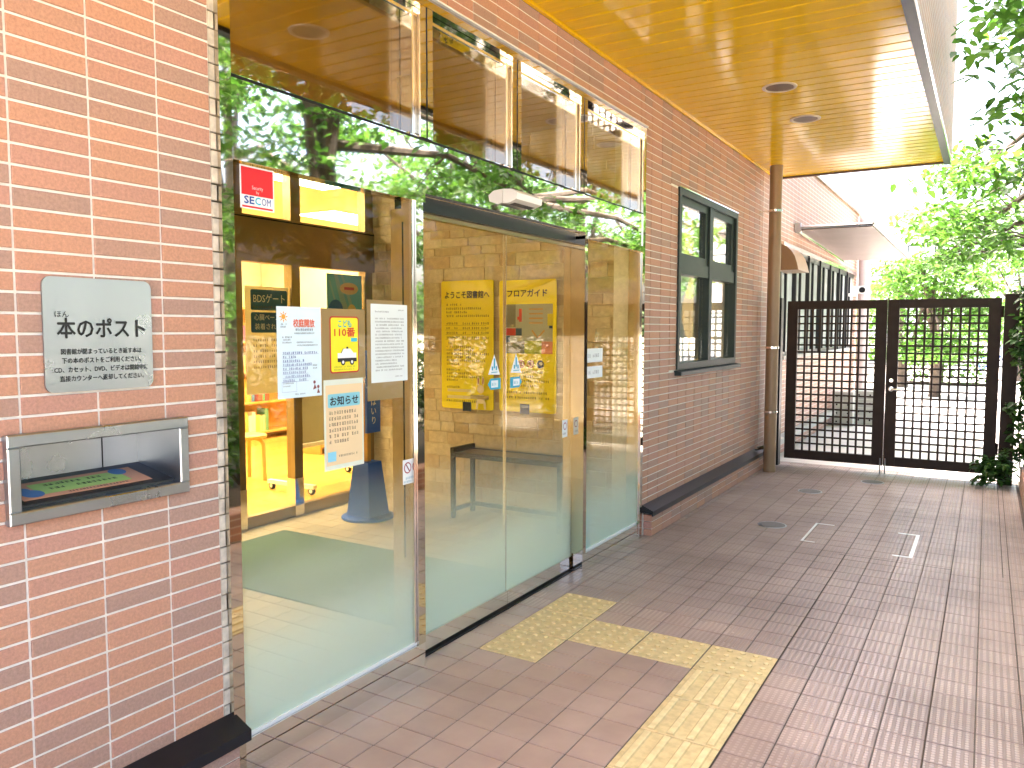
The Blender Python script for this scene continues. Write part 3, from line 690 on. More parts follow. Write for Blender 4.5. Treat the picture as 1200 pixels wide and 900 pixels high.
# stool
st = empty('wooden_stool', (-6.1, 5.15, 0), 'round wooden stool on the library floor', 'stool')
part('seat', MB().lathe([(.165, 0), (.17, .006), (.17, .026), (.16, .032)], (-6.1, 5.15, .41), 28), M['wood'], st, smooth=True)
for a in (20, 140, 260):
    dx, dy = math.cos(R(a)) * .13, math.sin(R(a)) * .13
    part('leg', MB().tube([(-6.1 + dx * .6, 5.15 + dy * .6, .405), (-6.1 + dx, 5.15 + dy, .39), (-6.1 + dx * 1.18, 5.15 + dy * 1.18, .35), (-6.1 + dx * 1.25, 5.15 + dy * 1.25, 0)], .02, 8), M['wood'], st, smooth=True)
# blue sign stand
ss = empty('sign_stand', (-4.08, 4.58, 0), 'blue standing sign with tapered body on the vestibule floor', 'sign')
BLUE = ink((.012, .10, .55), .5)
part('base', MB().lathe([(.20, .0005), (.205, .008), (.20, .02), (.13, .026)], (-4.08, 4.58, 0), 28), BLUE, ss, smooth=True)
mb = MB(); b = len(mb.v); lo = .115; hi = .075
for z, hw in ((.026, lo), (.44, hi)): mb.v += [(-4.08 - hw, 4.58 - hw, z), (-4.08 + hw, 4.58 - hw, z), (-4.08 + hw, 4.58 + hw, z), (-4.08 - hw, 4.58 + hw, z)]
mb.f = [(3, 2, 1, 0), (4, 5, 6, 7)] + [(k, (k + 1) % 4, 4 + (k + 1) % 4, 4 + k) for k in range(4)]
part('body', mb, BLUE, ss)
part('pole', MB().box((-4.10, 4.56, .441), (-4.06, 4.60, 1.05)), M['wood_dk'], ss)
bd = part('board', MB().box((-4.055, 4.53, .665), (-4.035, 4.685, 1.30)), BLUE, ss)
vtext(FX((-4.035, 4.607, 0)), 'おはいり', 0, .95, .066, M['white'], bd, 1.08)
# bench
bn = empty('bench', (-3.03, 5.05, 0), 'dark slatted metal bench against the stone wall in the vestibule', 'bench')
DK = plain('bench_metal', (.03, .022, .018), .4)
bx0, bx1, by0, by1 = -3.52, -2.56, 4.90, 5.20
for (x, y) in ((bx0, by0), (bx1 - .03, by0), (bx0, by1 - .03), (bx1 - .03, by1 - .03)): part('leg', MB().box((x, y, 0), (x + .03, y + .03, .479)), DK, bn)
part('seat_frame', MB().box((bx0, by0, .48), (bx1, by0 + .03, .515)).box((bx0, by1 - .03, .48), (bx1, by1, .515)).box((bx0, by0 + .031, .48), (bx0 + .03, by1 - .031, .515)).box((bx1 - .03, by0 + .031, .48), (bx1, by1 - .031, .515)), DK, bn)
part('end_rail', MB().box((bx0 - .002, by0, .5155), (bx0 + .028, by1, .55)), DK, bn)
part('lower_rail', MB().box((bx0 + .031, by1 - .028, .05), (bx1 - .031, by1 - .002, .08)), DK, bn); part('lower_rail', MB().box((bx0 + .002, by0 + .031, .05), (bx0 + .028, by1 - .031, .08)), DK, bn)
for k in range(5): part('slat', MB().box((bx0 + .031, by0 + .040 + k * .047, .495), (bx1 - .031, by0 + .066 + k * .047, .511)), M['bronze'], bn)

# ================================================================== BOOK RETURN AND PLATE
rt = empty('book_return', (WX, 1.237, .98), 'stainless steel book return slot set into the tiled wall', 'book return')
y0, y1, z0, z1 = BOX; fx = WX + .022; t = .03
for (a, b, c_, d) in ((y0 - .008, y1 + .008, z1 - t + .006, z1 + .008), (y0 - .008, y1 + .008, z0 - .008, z0 + t - .006), (y0 - .008, y0 + t - .008, z0 + t - .0055, z1 - t + .0055), (y1 - t + .008, y1 + .008, z0 + t - .0055, z1 - t + .0055)):
    part('frame', MB().cbox((WX - .01, a, c_), (fx, b, d), 0, 1, .003), M['steel'], rt)
iy0, iy1, iz0, iz1 = y0 + .02, y1 - .02, z0 + .02, z1 - .02
part('back_plate', MB().box((WX - .195, iy0, iz0), (WX - .19, iy1, iz1)), M['steel'], rt)
part('side_plate', MB().box((WX - .19, iy0 - .003, iz0), (WX - .011, iy0, iz1)), M['steel'], rt); part('side_plate', MB().box((WX - .19, iy1, iz0), (WX - .011, iy1 + .003, iz1)), M['steel'], rt)
part('top_plate', MB().box((WX - .19, iy0, iz1), (WX - .011, iy1, iz1 + .003)), M['steel'], rt)
part('floor_plate', MB().prism([(WX - .1895, iz0 - .003), (WX - .011, iz0 - .003), (WX - .011, iz0 + .012), (WX - .1895, iz0 + .047)], iy0, iy1, 'y'), plain('return_dark_plate', (.05, .05, .05), .3, metal=.6), rt)
part('seam', MB().box((WX - .1899, iy1 - .115, iz0 + .0125), (WX - .1885, iy1 - .112, iz1)), M['black'], rt)
_sl = Vector((-.18, 0, .035)).normalized(); FZ = Frame((WX - .102, 1.237, iz0 + .0315), (0, 1, 0), _sl, (-_sl.z, 0, -_sl.x) if False else (_sl.z, 0, -_sl.x))
nt_ = sheet('notice_sheet', FZ, -.19, .17, -.068, .055, ink((.72, .35, .22)), 'orange and green notice sheet lying inside the book return', 'notice')
flat(FZ, [rect(-.135, .12, -.045, .035)], ink((.45, .62, .18)), nt_, .0006)
greek(FZ, [(-.10, .06, .008, .014), (-.10, .09, -.022, .014), (-.07, .10, -.06, .009)], ink(BLACK), nt_, 4, .0014)
flat(FZ, [disc(.12, .03, .025), disc(-.15, -.03, .028), disc(-.16, .0, .018)], ink((.10, .22, .45)), nt_, .001, 'drawing')
# steel plate with lettering
fp = FX((WX + .006, 1.241, 1.445))
pl = sheet('steel_sign', fp, -.152, .150, -.149, .149, M['steel'], 'brushed steel plate with black Japanese lettering above the book return', 'sign', .006, .022)
K = ink(BLACK, .4)
text(fp, 'ほん', -.105, .046, .019, K, pl, width=.036)
text(fp, '本のポスト', .004, -.004, .056, K, pl, width=.245, fat=.022)
for k, (s_, w_) in enumerate((('図書館が閉まっているとき返す本は', .225), ('下の本のポストをご利用ください。', .222), ('CD、カセット、DVD、ビデオは開館中に', .262), ('直接カウンターへ返却してください。', .235))):
    text(fp, s_, .002, -.050 - k * .0235, .0165, K, pl, width=w_, fat=.012)

# ================================================================== PAPERS ON THE ENTRANCE GLASS
gx = GX - .0155
f = FX((gx, 0, 0)); PW = ink((.80, .82, .82), .7)
s_ = sheet('security_sticker', f, 1.722, 1.862, 1.848, 1.985, ink((.82, .82, .82)), 'red and white security sticker in the top corner of the glass', 'sticker')
flat(f, [rect(1.727, 1.857, 1.892, 1.980)], ink((.65, .01, .02)), s_); text(f, 'Security', 1.792, 1.912, .017, ink((.8, .6, .6)), s_, width=.045); text(f, 'by', 1.792, 1.899, .014, ink((.8, .6, .6)), s_, width=.012)
text(f, 'SE', 1.757, 1.865, .033, ink((.01, .06, .30)), s_, width=.04, fat=.025); text(f, 'C', 1.7925, 1.865, .033, ink((.02, .45, .6)), s_, width=.022, fat=.025); text(f, 'OM', 1.8275, 1.865, .033, ink((.01, .06, .30)), s_, width=.038)
flat(f, [rect(1.729, 1.855, 1.852, 1.858)], ink((.6, .02, .03)), s_, name='stripe')
# school yard notice
s_ = sheet('notice', f, 1.862, 2.068, 1.222, 1.538, ink((.66, .80, .86), .7), 'pale blue notice with orange sun and red heading taped to the glass', 'notice')
text(f, '校庭開放', 1.985, 1.470, .030, ink((.75, .16, .08)), s_, width=.10, fat=.025)
OR = ink((.85, .36, .04)); sunp = [disc(1.892, 1.503, .009)]
for k in range(8):
    a = k * math.pi / 4; ca, sa = math.cos(a), math.sin(a); sunp.append([(1.892 + .011 * ca - .003 * sa, 1.503 + .011 * sa + .003 * ca), (1.892 + .011 * ca + .003 * sa, 1.503 + .011 * sa - .003 * ca), (1.892 + .021 * ca, 1.503 + .021 * sa)])
flat(f, sunp, OR, s_, name='sun_drawing')
greek(f, [(1.945, 2.03, 1.455, .008), (1.94, 2.035, 1.444, .005), (1.88, 1.905, 1.475, .005), (1.876, 1.91, 1.466, .005), (1.885, 1.93, 1.430, .006), (1.89, 1.925, 1.421, .006), (1.885, 1.93, 1.412, .005), (1.95, 2.03, 1.412, .005), (1.95, 2.05, 1.402, .005), (1.885, 1.935, 1.272, .004), (1.885, 1.92, 1.262, .004), (1.94, 1.99, 1.232, .005), (2.025, 2.045, 1.33, .005), (2.025, 2.045, 1.32, .005)], ink((.05, .06, .10)), s_, 5)
greek(f, [(1.886, 1.886 + l, 1.374 - k * .0135, .0085) for k, l in enumerate((.165, .06, .10, .135, .115, .11, .125, .11))], ink((.10, .14, .38)), s_, 6)
flat(f, [rect(1.884, 1.884 + l, 1.3725 - k * .0135, 1.3732 - k * .0135) for k, l in enumerate((.17, .05, .10, .14, .115, .12, .13, .12))] + [rect(1.88, 1.947, 1.2435, 1.2442), rect(1.88, 1.947, 1.279, 1.2797), rect(1.88, 1.8807, 1.2435, 1.279), rect(1.9463, 1.947, 1.2435, 1.279)], ink((.18, .25, .45)), s_, name='rule')
flat(f, [disc(2.032, 1.272, .006), disc(2.05, 1.255, .006), [(2.024, 1.245), (2.033, 1.266), (2.042, 1.25)], [(2.043, 1.232), (2.05, 1.25), (2.058, 1.232)]], ink((.25, .08, .08)), s_, name='drawing')
# tan backing with yellow police sticker
s_ = sheet('backing_card', FX((gx - .0015, 0, 0)), 2.072, 2.303, 1.270, 1.536, ink((.40, .30, .17), .8), 'tan card behind the yellow sticker on the glass', 'card')
s_ = sheet('yellow_sticker', f, 2.112, 2.266, 1.298, 1.508, ink((.50, .03, .02)), 'yellow sticker with red border, red 110 and a drawn police car', 'sticker', .0006, .012)
flat(f, [rrect(2.117, 2.261, 1.303, 1.503, .009)], ink((.85, .75, .02)), s_)
text(f, 'こども', 2.189, 1.470, .030, ink((.02, .40, .50)), s_, width=.07, fat=.025, n=.0016); text(f, '110番', 2.189, 1.436, .036, ink((.62, .05, .02)), s_, width=.11, fat=.025, n=.0016)
flat(f, [rect(2.222, 2.256, 1.414, 1.428)], ink((.05, .45, .6)), s_, .0012, 'tab'); 
flat(f, [[(2.168, 1.372), (2.180, 1.388), (2.218, 1.388), (2.235, 1.372)], rect(2.150, 2.250, 1.352, 1.372)], ink((.85, .85, .85)), s_, .0014, 'car_drawing')
flat(f, [rect(2.150, 2.252, 1.339, 1.353), disc(2.178, 1.338, .012), disc(2.226, 1.338, .012), rect(2.196, 2.206, 1.388, 1.395), [(2.166, 1.372), (2.179, 1.390), (2.181, 1.389), (2.170, 1.372)]], ink(BLACK), s_, .0017, 'car_drawing'); flat(f, [disc(2.178, 1.338, .006), disc(2.226, 1.338, .006)], ink((.8, .8, .8)), s_, .002, 'car_drawing')
greek(f, [(2.13, 2.25, 1.318, .006), (2.13, 2.24, 1.308, .006)], ink((.25, .3, .05)), s_, 9, .0014)
# letter
s_ = sheet('letter', f, 2.336, 2.560, 1.250, 1.560, ink((.74, .80, .78), .7), 'white printed letter with a dense column of text taped to the glass', 'notice')
q = random.Random(2); greek(f, [(2.36, 2.36 + q.choice((.175, .17, .165, .13, .175)), 1.50 - k * .0128, .0062) for k in range(17)] + [(2.36, 2.44, 1.527, .006), (2.50, 2.535, 1.535, .005), (2.48, 2.53, 1.268, .005)], ink((.08, .08, .09)), s_, 8)
s_ = sheet('backing_card', FX((gx - .0015, 0, 0)), 2.315, 2.53, 1.180, 1.575, ink((.40, .30, .17), .8), 'tan card behind the white printed letter on the glass', 'card')
# notice board sheet
s_ = sheet('notice', f, 2.077, 2.288, .940, 1.275, ink((.70, .74, .62), .7), 'cream and orange notice with a blue heading panel on the glass', 'notice')
flat(f, [rect(2.086, 2.280, .957, 1.255)], ink((.82, .62, .36), .7), s_); flat(f, [rrect(2.096, 2.268, 1.172, 1.222, .006)], ink((.25, .58, .66)), s_, .001, 'heading_panel')
text(f, 'お知らせ', 2.182, 1.182, .036, K, s_, width=.15, fat=.025, n=.0018)
greek(f, [(2.10, 2.10 + l, 1.146 - k * .0215, .0125) for k, l in enumerate((.145, .16, .165, .15, .165, .11))], ink((.16, .10, .07)), s_, 12, .0013)
flat(f, [rect(2.092, 2.136, .972, 1.008)], ink((.25, .6, .75)), s_, .001, 'picture'); greek(f, [(2.15, 2.25, .985, .008)], ink((.16, .10, .07)), s_, 13, .0013)
for (a, b, c_, d) in ((2.524, 2.586, .815, .918),):
    s_ = sheet('small_label', f, a, b, c_, d, ink((.8, .82, .8)), 'small white no-smoking label low on the fixed glass', 'label')
    flat(f, [disc((a + b) / 2, d - .035, .024)], ink((.35, .02, .03)), s_); flat(f, [disc((a + b) / 2, d - .035, .019)], ink((.8, .8, .8)), s_, .001); flat(f, [[(a + .018, d - .022), (a + .022, d - .018), (b - .018, d - .048), (b - .022, d - .052)]], ink((.2, .02, .03)), s_, .0014, 'bar'); greek(f, [(a + .006, b - .006, c_ + .02, .010), (a + .006, b - .006, c_ + .006, .008)], ink((.1, .3, .4)), s_, 15)
# door stickers
fd = FX((DX + .0060, 0, 0)); CY = ink((.03, .36, .52)); W2 = ink((.8, .84, .85))
for yc, lb, sg in ((3.338, 'nearer the book return', -1), (3.552, 'nearer the sidelight', 1)):
    s_ = part('warning_sticker', MB().prism([(yc - .055, 1.236), (yc + .055, 1.230), (yc, 1.336)], DX + .0056, DX + .0062, 'x'), W2, None, label='white triangular warning sticker on the door leaf ' + lb, cat='sticker')
    flat(fd, [rect(yc - .007, yc + .007, 1.265, 1.315), rect(yc - .03, yc + .03, 1.243, 1.247), rect(yc - .025, yc - .012, 1.255, 1.275), rect(yc + .012, yc + .025, 1.255, 1.275)], CY, s_, .0009)
    z = 1.186 - (.003 if sg > 0 else 0); a, b = yc - .06, yc + .06
    pts = [(a + .025, z - .028), (b, z - .028), (b, z + .028), (a + .025, z + .028), (a, z)] if sg < 0 else [(a, z - .028), (b - .025, z - .028), (b, z), (b - .025, z + .028), (a, z + .028)]
    s_ = part('arrow_sticker', MB().prism(pts, DX + .0056, DX + .0062, 'x'), CY, None, label='blue arrow sticker on the door leaf ' + lb, cat='sticker')
    flat(fd, [rect(a + .03, b - .025, z - .018, z + .018)], W2, s_, .0007); greek(fd, [(a + .035, b - .03, z - .008, .015)], CY, s_, 20, .0012)
s_ = sheet('small_label', fd, 4.084, 4.150, .824, .928, W2, 'small white label low on the sliding door leaf', 'label'); flat(fd, [disc(4.117, .89, .022)], ink((.35, .02, .03)), s_); flat(fd, [disc(4.117, .89, .017)], W2, s_, .001); greek(fd, [(4.09, 4.144, .84, .012)], K, s_, 22)
fs = FX((gx, 0, 0))
for (a, b, c_, d, lb) in ((4.245, 4.49, 1.262, 1.346, 'upper'), (4.245, 4.49, 1.166, 1.238, 'lower')):
    s_ = sheet('white_strip_label', fs, a, b, c_, d, W2, 'white strip label on the sidelight, the %s of two' % lb, 'label'); greek(fs, [(a + .03, b - .06, (c_ + d) / 2 - .012, .022)], ink((.3, .3, .32)), s_, 31)

# yellow posters on the stone wall
YEL = ink((.92, .80, .02), .6); fw = FY((0, SYW - .022, 0)); BRN = ink((.06, .035, .012))
s_ = sheet('yellow_poster', fw, -3.84, -3.335, .818, 1.852, YEL, 'yellow welcome poster with opening times on the stone wall', 'poster', .008, .02)
text(fw, 'ようこそ図書館へ', -3.588, 1.715, .062, K, s_, width=.43, fat=.025)
L = [(-3.79, -3.79 + l, z, .018) for z, l in ((1.652, .15), (1.620, .35), (1.590, .22), (1.560, .42), (1.34, .05), (1.312, .24), (1.284, .26), (1.256, .42), (1.228, .24), (1.200, .38), (1.172, .14), (1.125, .13), (1.097, .24), (1.069, .36), (1.041, .12), (.985, .13), (.90, .1), (.872, .35))]
greek(fw, L, BRN, s_, 40); greek(fw, [(-3.79 + dx, -3.79 + dx + l, z, .018) for z in (1.50, 1.462, 1.424, 1.386) for dx, l in ((0, .11), (.16, .08), (.25, .07), (.34, .07))], BRN, s_, 41)
flat(fw, [rect(-3.80, -3.40, z, z + .0016) for z in (1.493, 1.455, 1.417, 1.379)], BRN, s_, name='rule'); flat(fw, [rect(-3.78, -3.55, .955, .978), rect(-3.78, -3.55, .90, .925)], ink((.72, .65, .35)), s_, .001, 'strip')
flat(fw, [rect(-3.63, -3.545, .80, .875)], ink((.01, .025, .07)), s_, .002, 'clip')
rb_ = sheet('paper_rabbit', FY((0, SYW - .034, 0)), -3.470, -3.425, .88, .94, ink((.78, .70, .55)), 'small cut-out paper rabbit stuck on the welcome poster', 'decoration')
fr_ = FY((0, SYW - .034, 0)); flat(fr_, [disc(-3.448, .985, .034), disc(-3.470, 1.05, .013, 12, .036), disc(-3.425, 1.05, .013, 12, .036), [(-3.47, .94), (-3.42, .94), (-3.40, .87), (-3.49, .87)], [(-3.49, .87), (-3.47, .87), (-3.475, .825), (-3.495, .825)], [(-3.42, .87), (-3.40, .87), (-3.395, .825), (-3.415, .825)]], ink((.78, .70, .55)), rb_, .001, 'body'); flat(fr_, [disc(-3.470, 1.05, .006, 10, .026), disc(-3.425, 1.05, .006, 10, .026)], ink((.40, .14, .12)), rb_, .0016, 'ear'); flat(fr_, [rect(-3.545, -3.37, .905, .935)], ink((.45, .36, .18)), rb_, .002, 'board')
s_ = sheet('yellow_poster', fw, -3.279, -2.775, .822, 1.841, YEL, 'yellow floor guide poster with a map on the stone wall', 'poster', .008, .02)
text(fw, 'フロアガイド', -3.03, 1.715, .062, K, s_, width=.35, fat=.025)
flat(fw, [rect(-3.245, -2.805, 1.275, 1.655)], ink((.40, .42, .38)), s_, .0008, 'map')
flat(fw, [rect(-3.245, -3.13, 1.48, 1.655), rect(-3.245, -3.05, 1.275, 1.365)], ink((.20, .19, .15)), s_, .0012, 'map_area'); flat(fw, [rect(-3.245, -3.13, 1.415, 1.47), rect(-3.10, -3.075, 1.52, 1.62), rect(-3.115, -3.075, 1.535, 1.56)], ink((.55, .04, .03)), s_, .0014, 'map_area'); flat(fw, [rect(-3.13, -3.075, 1.415, 1.47), rect(-3.225, -3.18, 1.36, 1.41), rect(-2.835, -2.805, 1.47, 1.49)], ink((.015, .05, .14)), s_, .0015, 'map_area')
flat(fw, [rect(-3.05, -2.90, 1.275, 1.375)], ink((.50, .55, .04)), s_, .0014, 'map_area'); flat(fw, [rect(-2.90, -2.805, 1.275, 1.37)], ink((.70, .28, .20)), s_, .0014, 'map_area'); flat(fw, [rect(-2.85, -2.805, 1.49, 1.58)], ink((.65, .55, .05)), s_, .0014, 'map_area')
flat(fw, [rect(-3.01, -2.89, z, z + .012) for z in (1.61, 1.575, 1.54, 1.505)] + [[(-2.94, 1.40), (-2.93, 1.395), (-2.87, 1.45), (-2.88, 1.46)], [(-2.99, 1.45), (-2.98, 1.46), (-2.93, 1.40), (-2.94, 1.39)]], ink((.55, .30, .12)), s_, .0014, 'map_area')
for k, u in enumerate((-3.145, -3.06, -2.975, -2.89)[1:]):
    flat(fw, [disc(u - .02, 1.195, .032)], ink((.30, .03, .02)) if k < 2 else ink((.01, .03, .12)), s_, .001, 'symbol'); flat(fw, [disc(u - .02, 1.195, .024)] if k < 2 else [disc(u - .015, 1.20, .014)], ink((.72, .55, .2)) if k < 2 else ink((.7, .7, .6)), s_, .0014, 'symbol')
    if k < 2: flat(fw, [[(u - .042, 1.213), (u - .038, 1.217), (u + .002, 1.177), (u - .002, 1.173)], rect(u - .027, u - .013, 1.18, 1.21)], ink((.25, .03, .02)), s_, .0018, 'symbol')
greek(fw, [(-3.03 - l / 2, -3.03 + l / 2, z, .018) for z, l in ((1.125, .28), (1.09, .14), (1.055, .40), (1.02, .22), (.965, .36), (.925, .40))], BRN, s_, 44); flat(fw, [rect(-3.09, -3.005, .808, .885)], ink((.01, .025, .07)), s_, .002, 'clip')
# posters on the inner glass
fi = FX((IX - .030, 0, 0)); TAN = paper('backlit_paper', (.72, .66, .46)); NAVY = ink((.012, .085, .20), .5)
s_ = sheet('gate_sign', fi, 3.875, 4.285, .98, 1.775, TAN, 'beige board with navy panels and white lettering on the inner glass', 'sign', .002)
flat(fi, [rrect(3.925, 4.275, 1.60, 1.752, .015), rrect(3.925, 4.275, 1.435, 1.585, .015)], NAVY, s_, .001, 'navy_panel'); text(fi, 'BDSゲート', 4.10, 1.66, .075, ink((.75, .75, .7)), s_, width=.30, n=.002); text(fi, '心臓ペース', 4.075, 1.53, .05, ink((.75, .75, .7)), s_, width=.24, n=.002); text(fi, '装着され', 4.06, 1.462, .05, ink((.75, .75, .7)), s_, width=.20, n=.002)
greek(fi, [(3.94, 4.25, 1.615, .018)] + [(3.94, 4.26, 1.37 - k * .04, .02) for k in range(6)], ink((.10, .09, .05)), s_, 50, .0018)
s_ = sheet('poster', fi, 4.70, 5.115, 1.02, 1.915, paper('backlit_poster', (.14, .32, .36)), 'dark teal illustrated poster with pale light streaks on the inner glass', 'poster', .001)
flat(fi, [[(4.78, 1.915), (4.82, 1.915), (4.98, 1.55), (4.90, 1.55)], [(4.86, 1.915), (4.885, 1.915), (5.02, 1.62), (4.98, 1.62)], [(4.72, 1.86), (4.74, 1.86), (4.80, 1.70), (4.78, 1.70)]], ink((.25, .35, .33)), s_, .001, 'light_streak'); flat(fi, [rect(4.70, 5.115, 1.02, 1.20)], ink((.45, .32, .08)), s_, .001, 'panel'); flat(fi, [disc(4.80, 1.62, .085), disc(5.0, 1.40, .05)], ink((.015, .09, .32)), s_, .0013, 'shape'); flat(fi, [disc(4.96, 1.80, .11, 20, .05), disc(4.99, 1.62, .05)], ink((.62, .42, .18)), s_, .0014, 'shape'); flat(fi, [rect(4.90, 5.02, 1.788, 1.812), disc(5.05, 1.50, .06, 16, .05)], ink((.45, .04, .03)), s_, .0017, 'shape')

# ================================================================== WINDOW
wn = empty('casement_window', (WX - .03, 6.65, 1.15), 'dark green framed window with four panes in the tiled wall', 'window')
a, b, z0, z1 = 5.832, 7.458, 1.152, 2.543; ym = 6.66; zm = 1.945
def wf(name, p, q_, mat='frame_dark'): return part(name, MB().box(p, q_), M[mat], wn)
wf('outer_frame', (WX - .09, a, z0), (WX + .012, a + .05, z1)); wf('outer_frame', (WX - .09, b - .05, z0), (WX + .012, b, z1)); wf('outer_frame', (WX - .09, a + .051, z1 - .05), (WX + .012, b - .051, z1)); wf('outer_frame', (WX - .09, a + .051, z0), (WX + .012, b - .051, z0 + .05))
wf('mullion', (WX - .08, ym - .04, z0 + .051), (WX + .006, ym + .04, z1 - .051)); wf('transom', (WX - .082, a + .051, zm - .05), (WX + .0, ym - .041, zm + .05)); wf('transom', (WX - .082, ym + .041, zm - .05), (WX + .0, b - .051, zm + .05))
for (u0, u1) in ((a + .051, ym - .041), (ym + .041, b - .051)):
    s = empty('sash', (WX - .05, (u0 + u1) / 2, zm + .051)); s.parent = wn; s.location = Vector((WX - .05, (u0 + u1) / 2, zm + .051)) - WORLD[wn.name]; WORLD[s.name] = Vector((WX - .05, (u0 + u1) / 2, zm + .051))
    v0, v1 = zm + .051, z1 - .051
    part('sash_frame', MB().box((WX - .07, u0, v0), (WX - .012, u0 + .07, v1)).box((WX - .07, u1 - .07, v0), (WX - .012, u1, v1)).box((WX - .07, u0 + .0701, v0), (WX - .012, u1 - .0701, v0 + .06)).box((WX - .07, u0 + .0701, v1 - .06), (WX - .012, u1 - .0701, v1)), M['frame_dark'], s)
    part('pane', MB().box((WX - .044, u0 + .071, v0 + .061), (WX - .038, u1 - .071, v1 - .061)), M['glass_win'], s)
    wf('pane', (WX - .056, u0, z0 + .051), (WX - .050, u1, zm - .051), 'glass_win')
part('window_sill', MB().prism([(WX - .03, 1.151), (WX + .055, 1.138), (WX + .055, 1.108), (WX - .03, 1.108)], 5.80, 7.49, 'y'), M['frame_dark'], wn)
wf('head_flashing', (WX - .01, 5.825, 2.546), (WX + .014, 7.465, 2.553), 'chrome')
def curtain(y0, y1, z0, z1, x, amp, nf, mat, lab, pinch=None, seed=0):
    q = random.Random(seed); mb = MB(); nu, nv = nf * 6, 14
    for j in range(nv + 1):
        z = z0 + (z1 - z0) * j / nv; t = 1.0
        if pinch:
            d = (z - pinch) / (.45 if z > pinch else .4); t = .38 + .62 * min(1, abs(d)) ** 1.3
        for i in range(nu + 1):
            s = i / nu; y = y0 + (y1 - y0) * s * t; mb.v.append((x + amp * math.sin(s * nf * 2 * math.pi + .4 * math.sin(z * 3 + seed)), y, z))
    n0 = len(mb.v)
    for j in range(nv):
        for i in range(nu): k = j * (nu + 1) + i; mb.f.append((k, k + 1, k + nu + 2, k + nu + 1))
    part('curtain', mb, mat, None, label=lab, cat='curtain', smooth=True)
curtain(5.9, 6.45, 1.2, 2.5, WX - .17, .02, 7, M['curtain'], 'cream curtain behind the window half nearer the entrance', None, 1)
curtain(6.05, 6.62, 1.2, 2.0, WX - .12, .012, 8, M['lace'], 'gathered white lace curtain behind the window half nearer the entrance', 1.6, 2)
curtain(6.72, 7.2, 1.2, 2.5, WX - .17, .02, 6, M['curtain'], 'cream curtain behind the window half nearer the downpipe', None, 3)
curtain(6.74, 7.25, 1.2, 2.0, WX - .12, .012, 7, M['lace'], 'gathered white lace curtain behind the window half nearer the downpipe', 1.6, 4)

# ================================================================== DOWNPIPE, DOWNLIGHTS, LIDS
dp = empty('downpipe', (-1.885, 8.26, 0), 'thick brown downpipe standing at the end of the tiled wall', 'downpipe')
part('pipe', MB().lathe([(.062, 0), (.062, SZ - .001)], (-1.885, 8.26, 0), 32), M['pipe'], dp, smooth=True)
for z in (.62, 1.28, 2.66):
    bk = part('bracket', MB().lathe([(.0625, -.011), (.067, -.011), (.067, .011), (.0625, .011)], (-1.885, 8.26, z), 28), M['chrome'], dp, smooth=True); part('bracket_arm', MB().box((WX + .001, 8.252, z - .008), (-1.953, 8.268, z + .008)), M['chrome'], bk)
part('drain_stub', MB().tube([(-1.96, 8.30, .24), (-2.01, 8.2, .235)], .022, 10), M['chrome'], dp)
for (x, y, lb) in ((-1.275, 5.62, 'farther from the gate of the two in view'), (-1.284, 6.55, 'nearer the gate of the two in view'), (-.95, 3.25, 'above the tactile paving')):
    r = empty('downlight', (x, y, SZ), 'round recessed downlight in the soffit, ' + lb, 'downlight', 'soffit downlights')
    part('rim', MB().lathe([(.115, -.001), (.112, -.007), (.095, -.008), (.092, -.003), (.092, -.001)], (x, y, SZ), 32), M['rim'] if y > 5.1 else M['white'], r, smooth=True)
    part('reflector', MB().lathe([(.0905, -.0042), (.06, -.0034), (.02, -.003)], (x, y, SZ), 28), M['lens_off'] if y > 5.1 else M['steel'], r, smooth=True)
for (x, y, rr, lb) in ((-1.333, 5.98, .105, 'nearest the entrance'), (-1.329, 7.42, .105, 'in the middle of the three'), (-.90, 8.19, .105, 'nearest the gate')):
    r = empty('manhole_lid', (x, y, 0), 'small round grey manhole lid in the paving, ' + lb, 'manhole', 'round lids in the paving')
    part('lid', MB().lathe([(rr - .012, .0004), (rr - .013, .0034)], (x, y, 0), 28), M['iron'], r); part('ring', MB().lathe([(rr, .0003), (rr - .002, .0028), (rr - .011, .0028), (rr - .0115, .0005)], (x, y, 0), 28), M['steel'], r)
ic = empty('inspection_cover', (-.72, 5.89, 0), 'square tiled inspection cover with worn white edge strips in the paving', 'cover')
for a, b in (((-1.062, 5.63, .0002), (-1.046, 6.21, .0018)), ((-1.045, 6.195, .0002), (-.93, 6.21, .0018)), ((-.385, 5.56, .0002), (-.362, 6.22, .0018)), ((-.50, 6.198, .0002), (-.386, 6.22, .0018)), ((-.48, 5.56, .0002), (-.386, 5.583, .0018)), ((-1.045, 5.63, .0002), (-.97, 5.642, .0018))): part('edge_strip', MB().box(a, b), M['white'], ic)

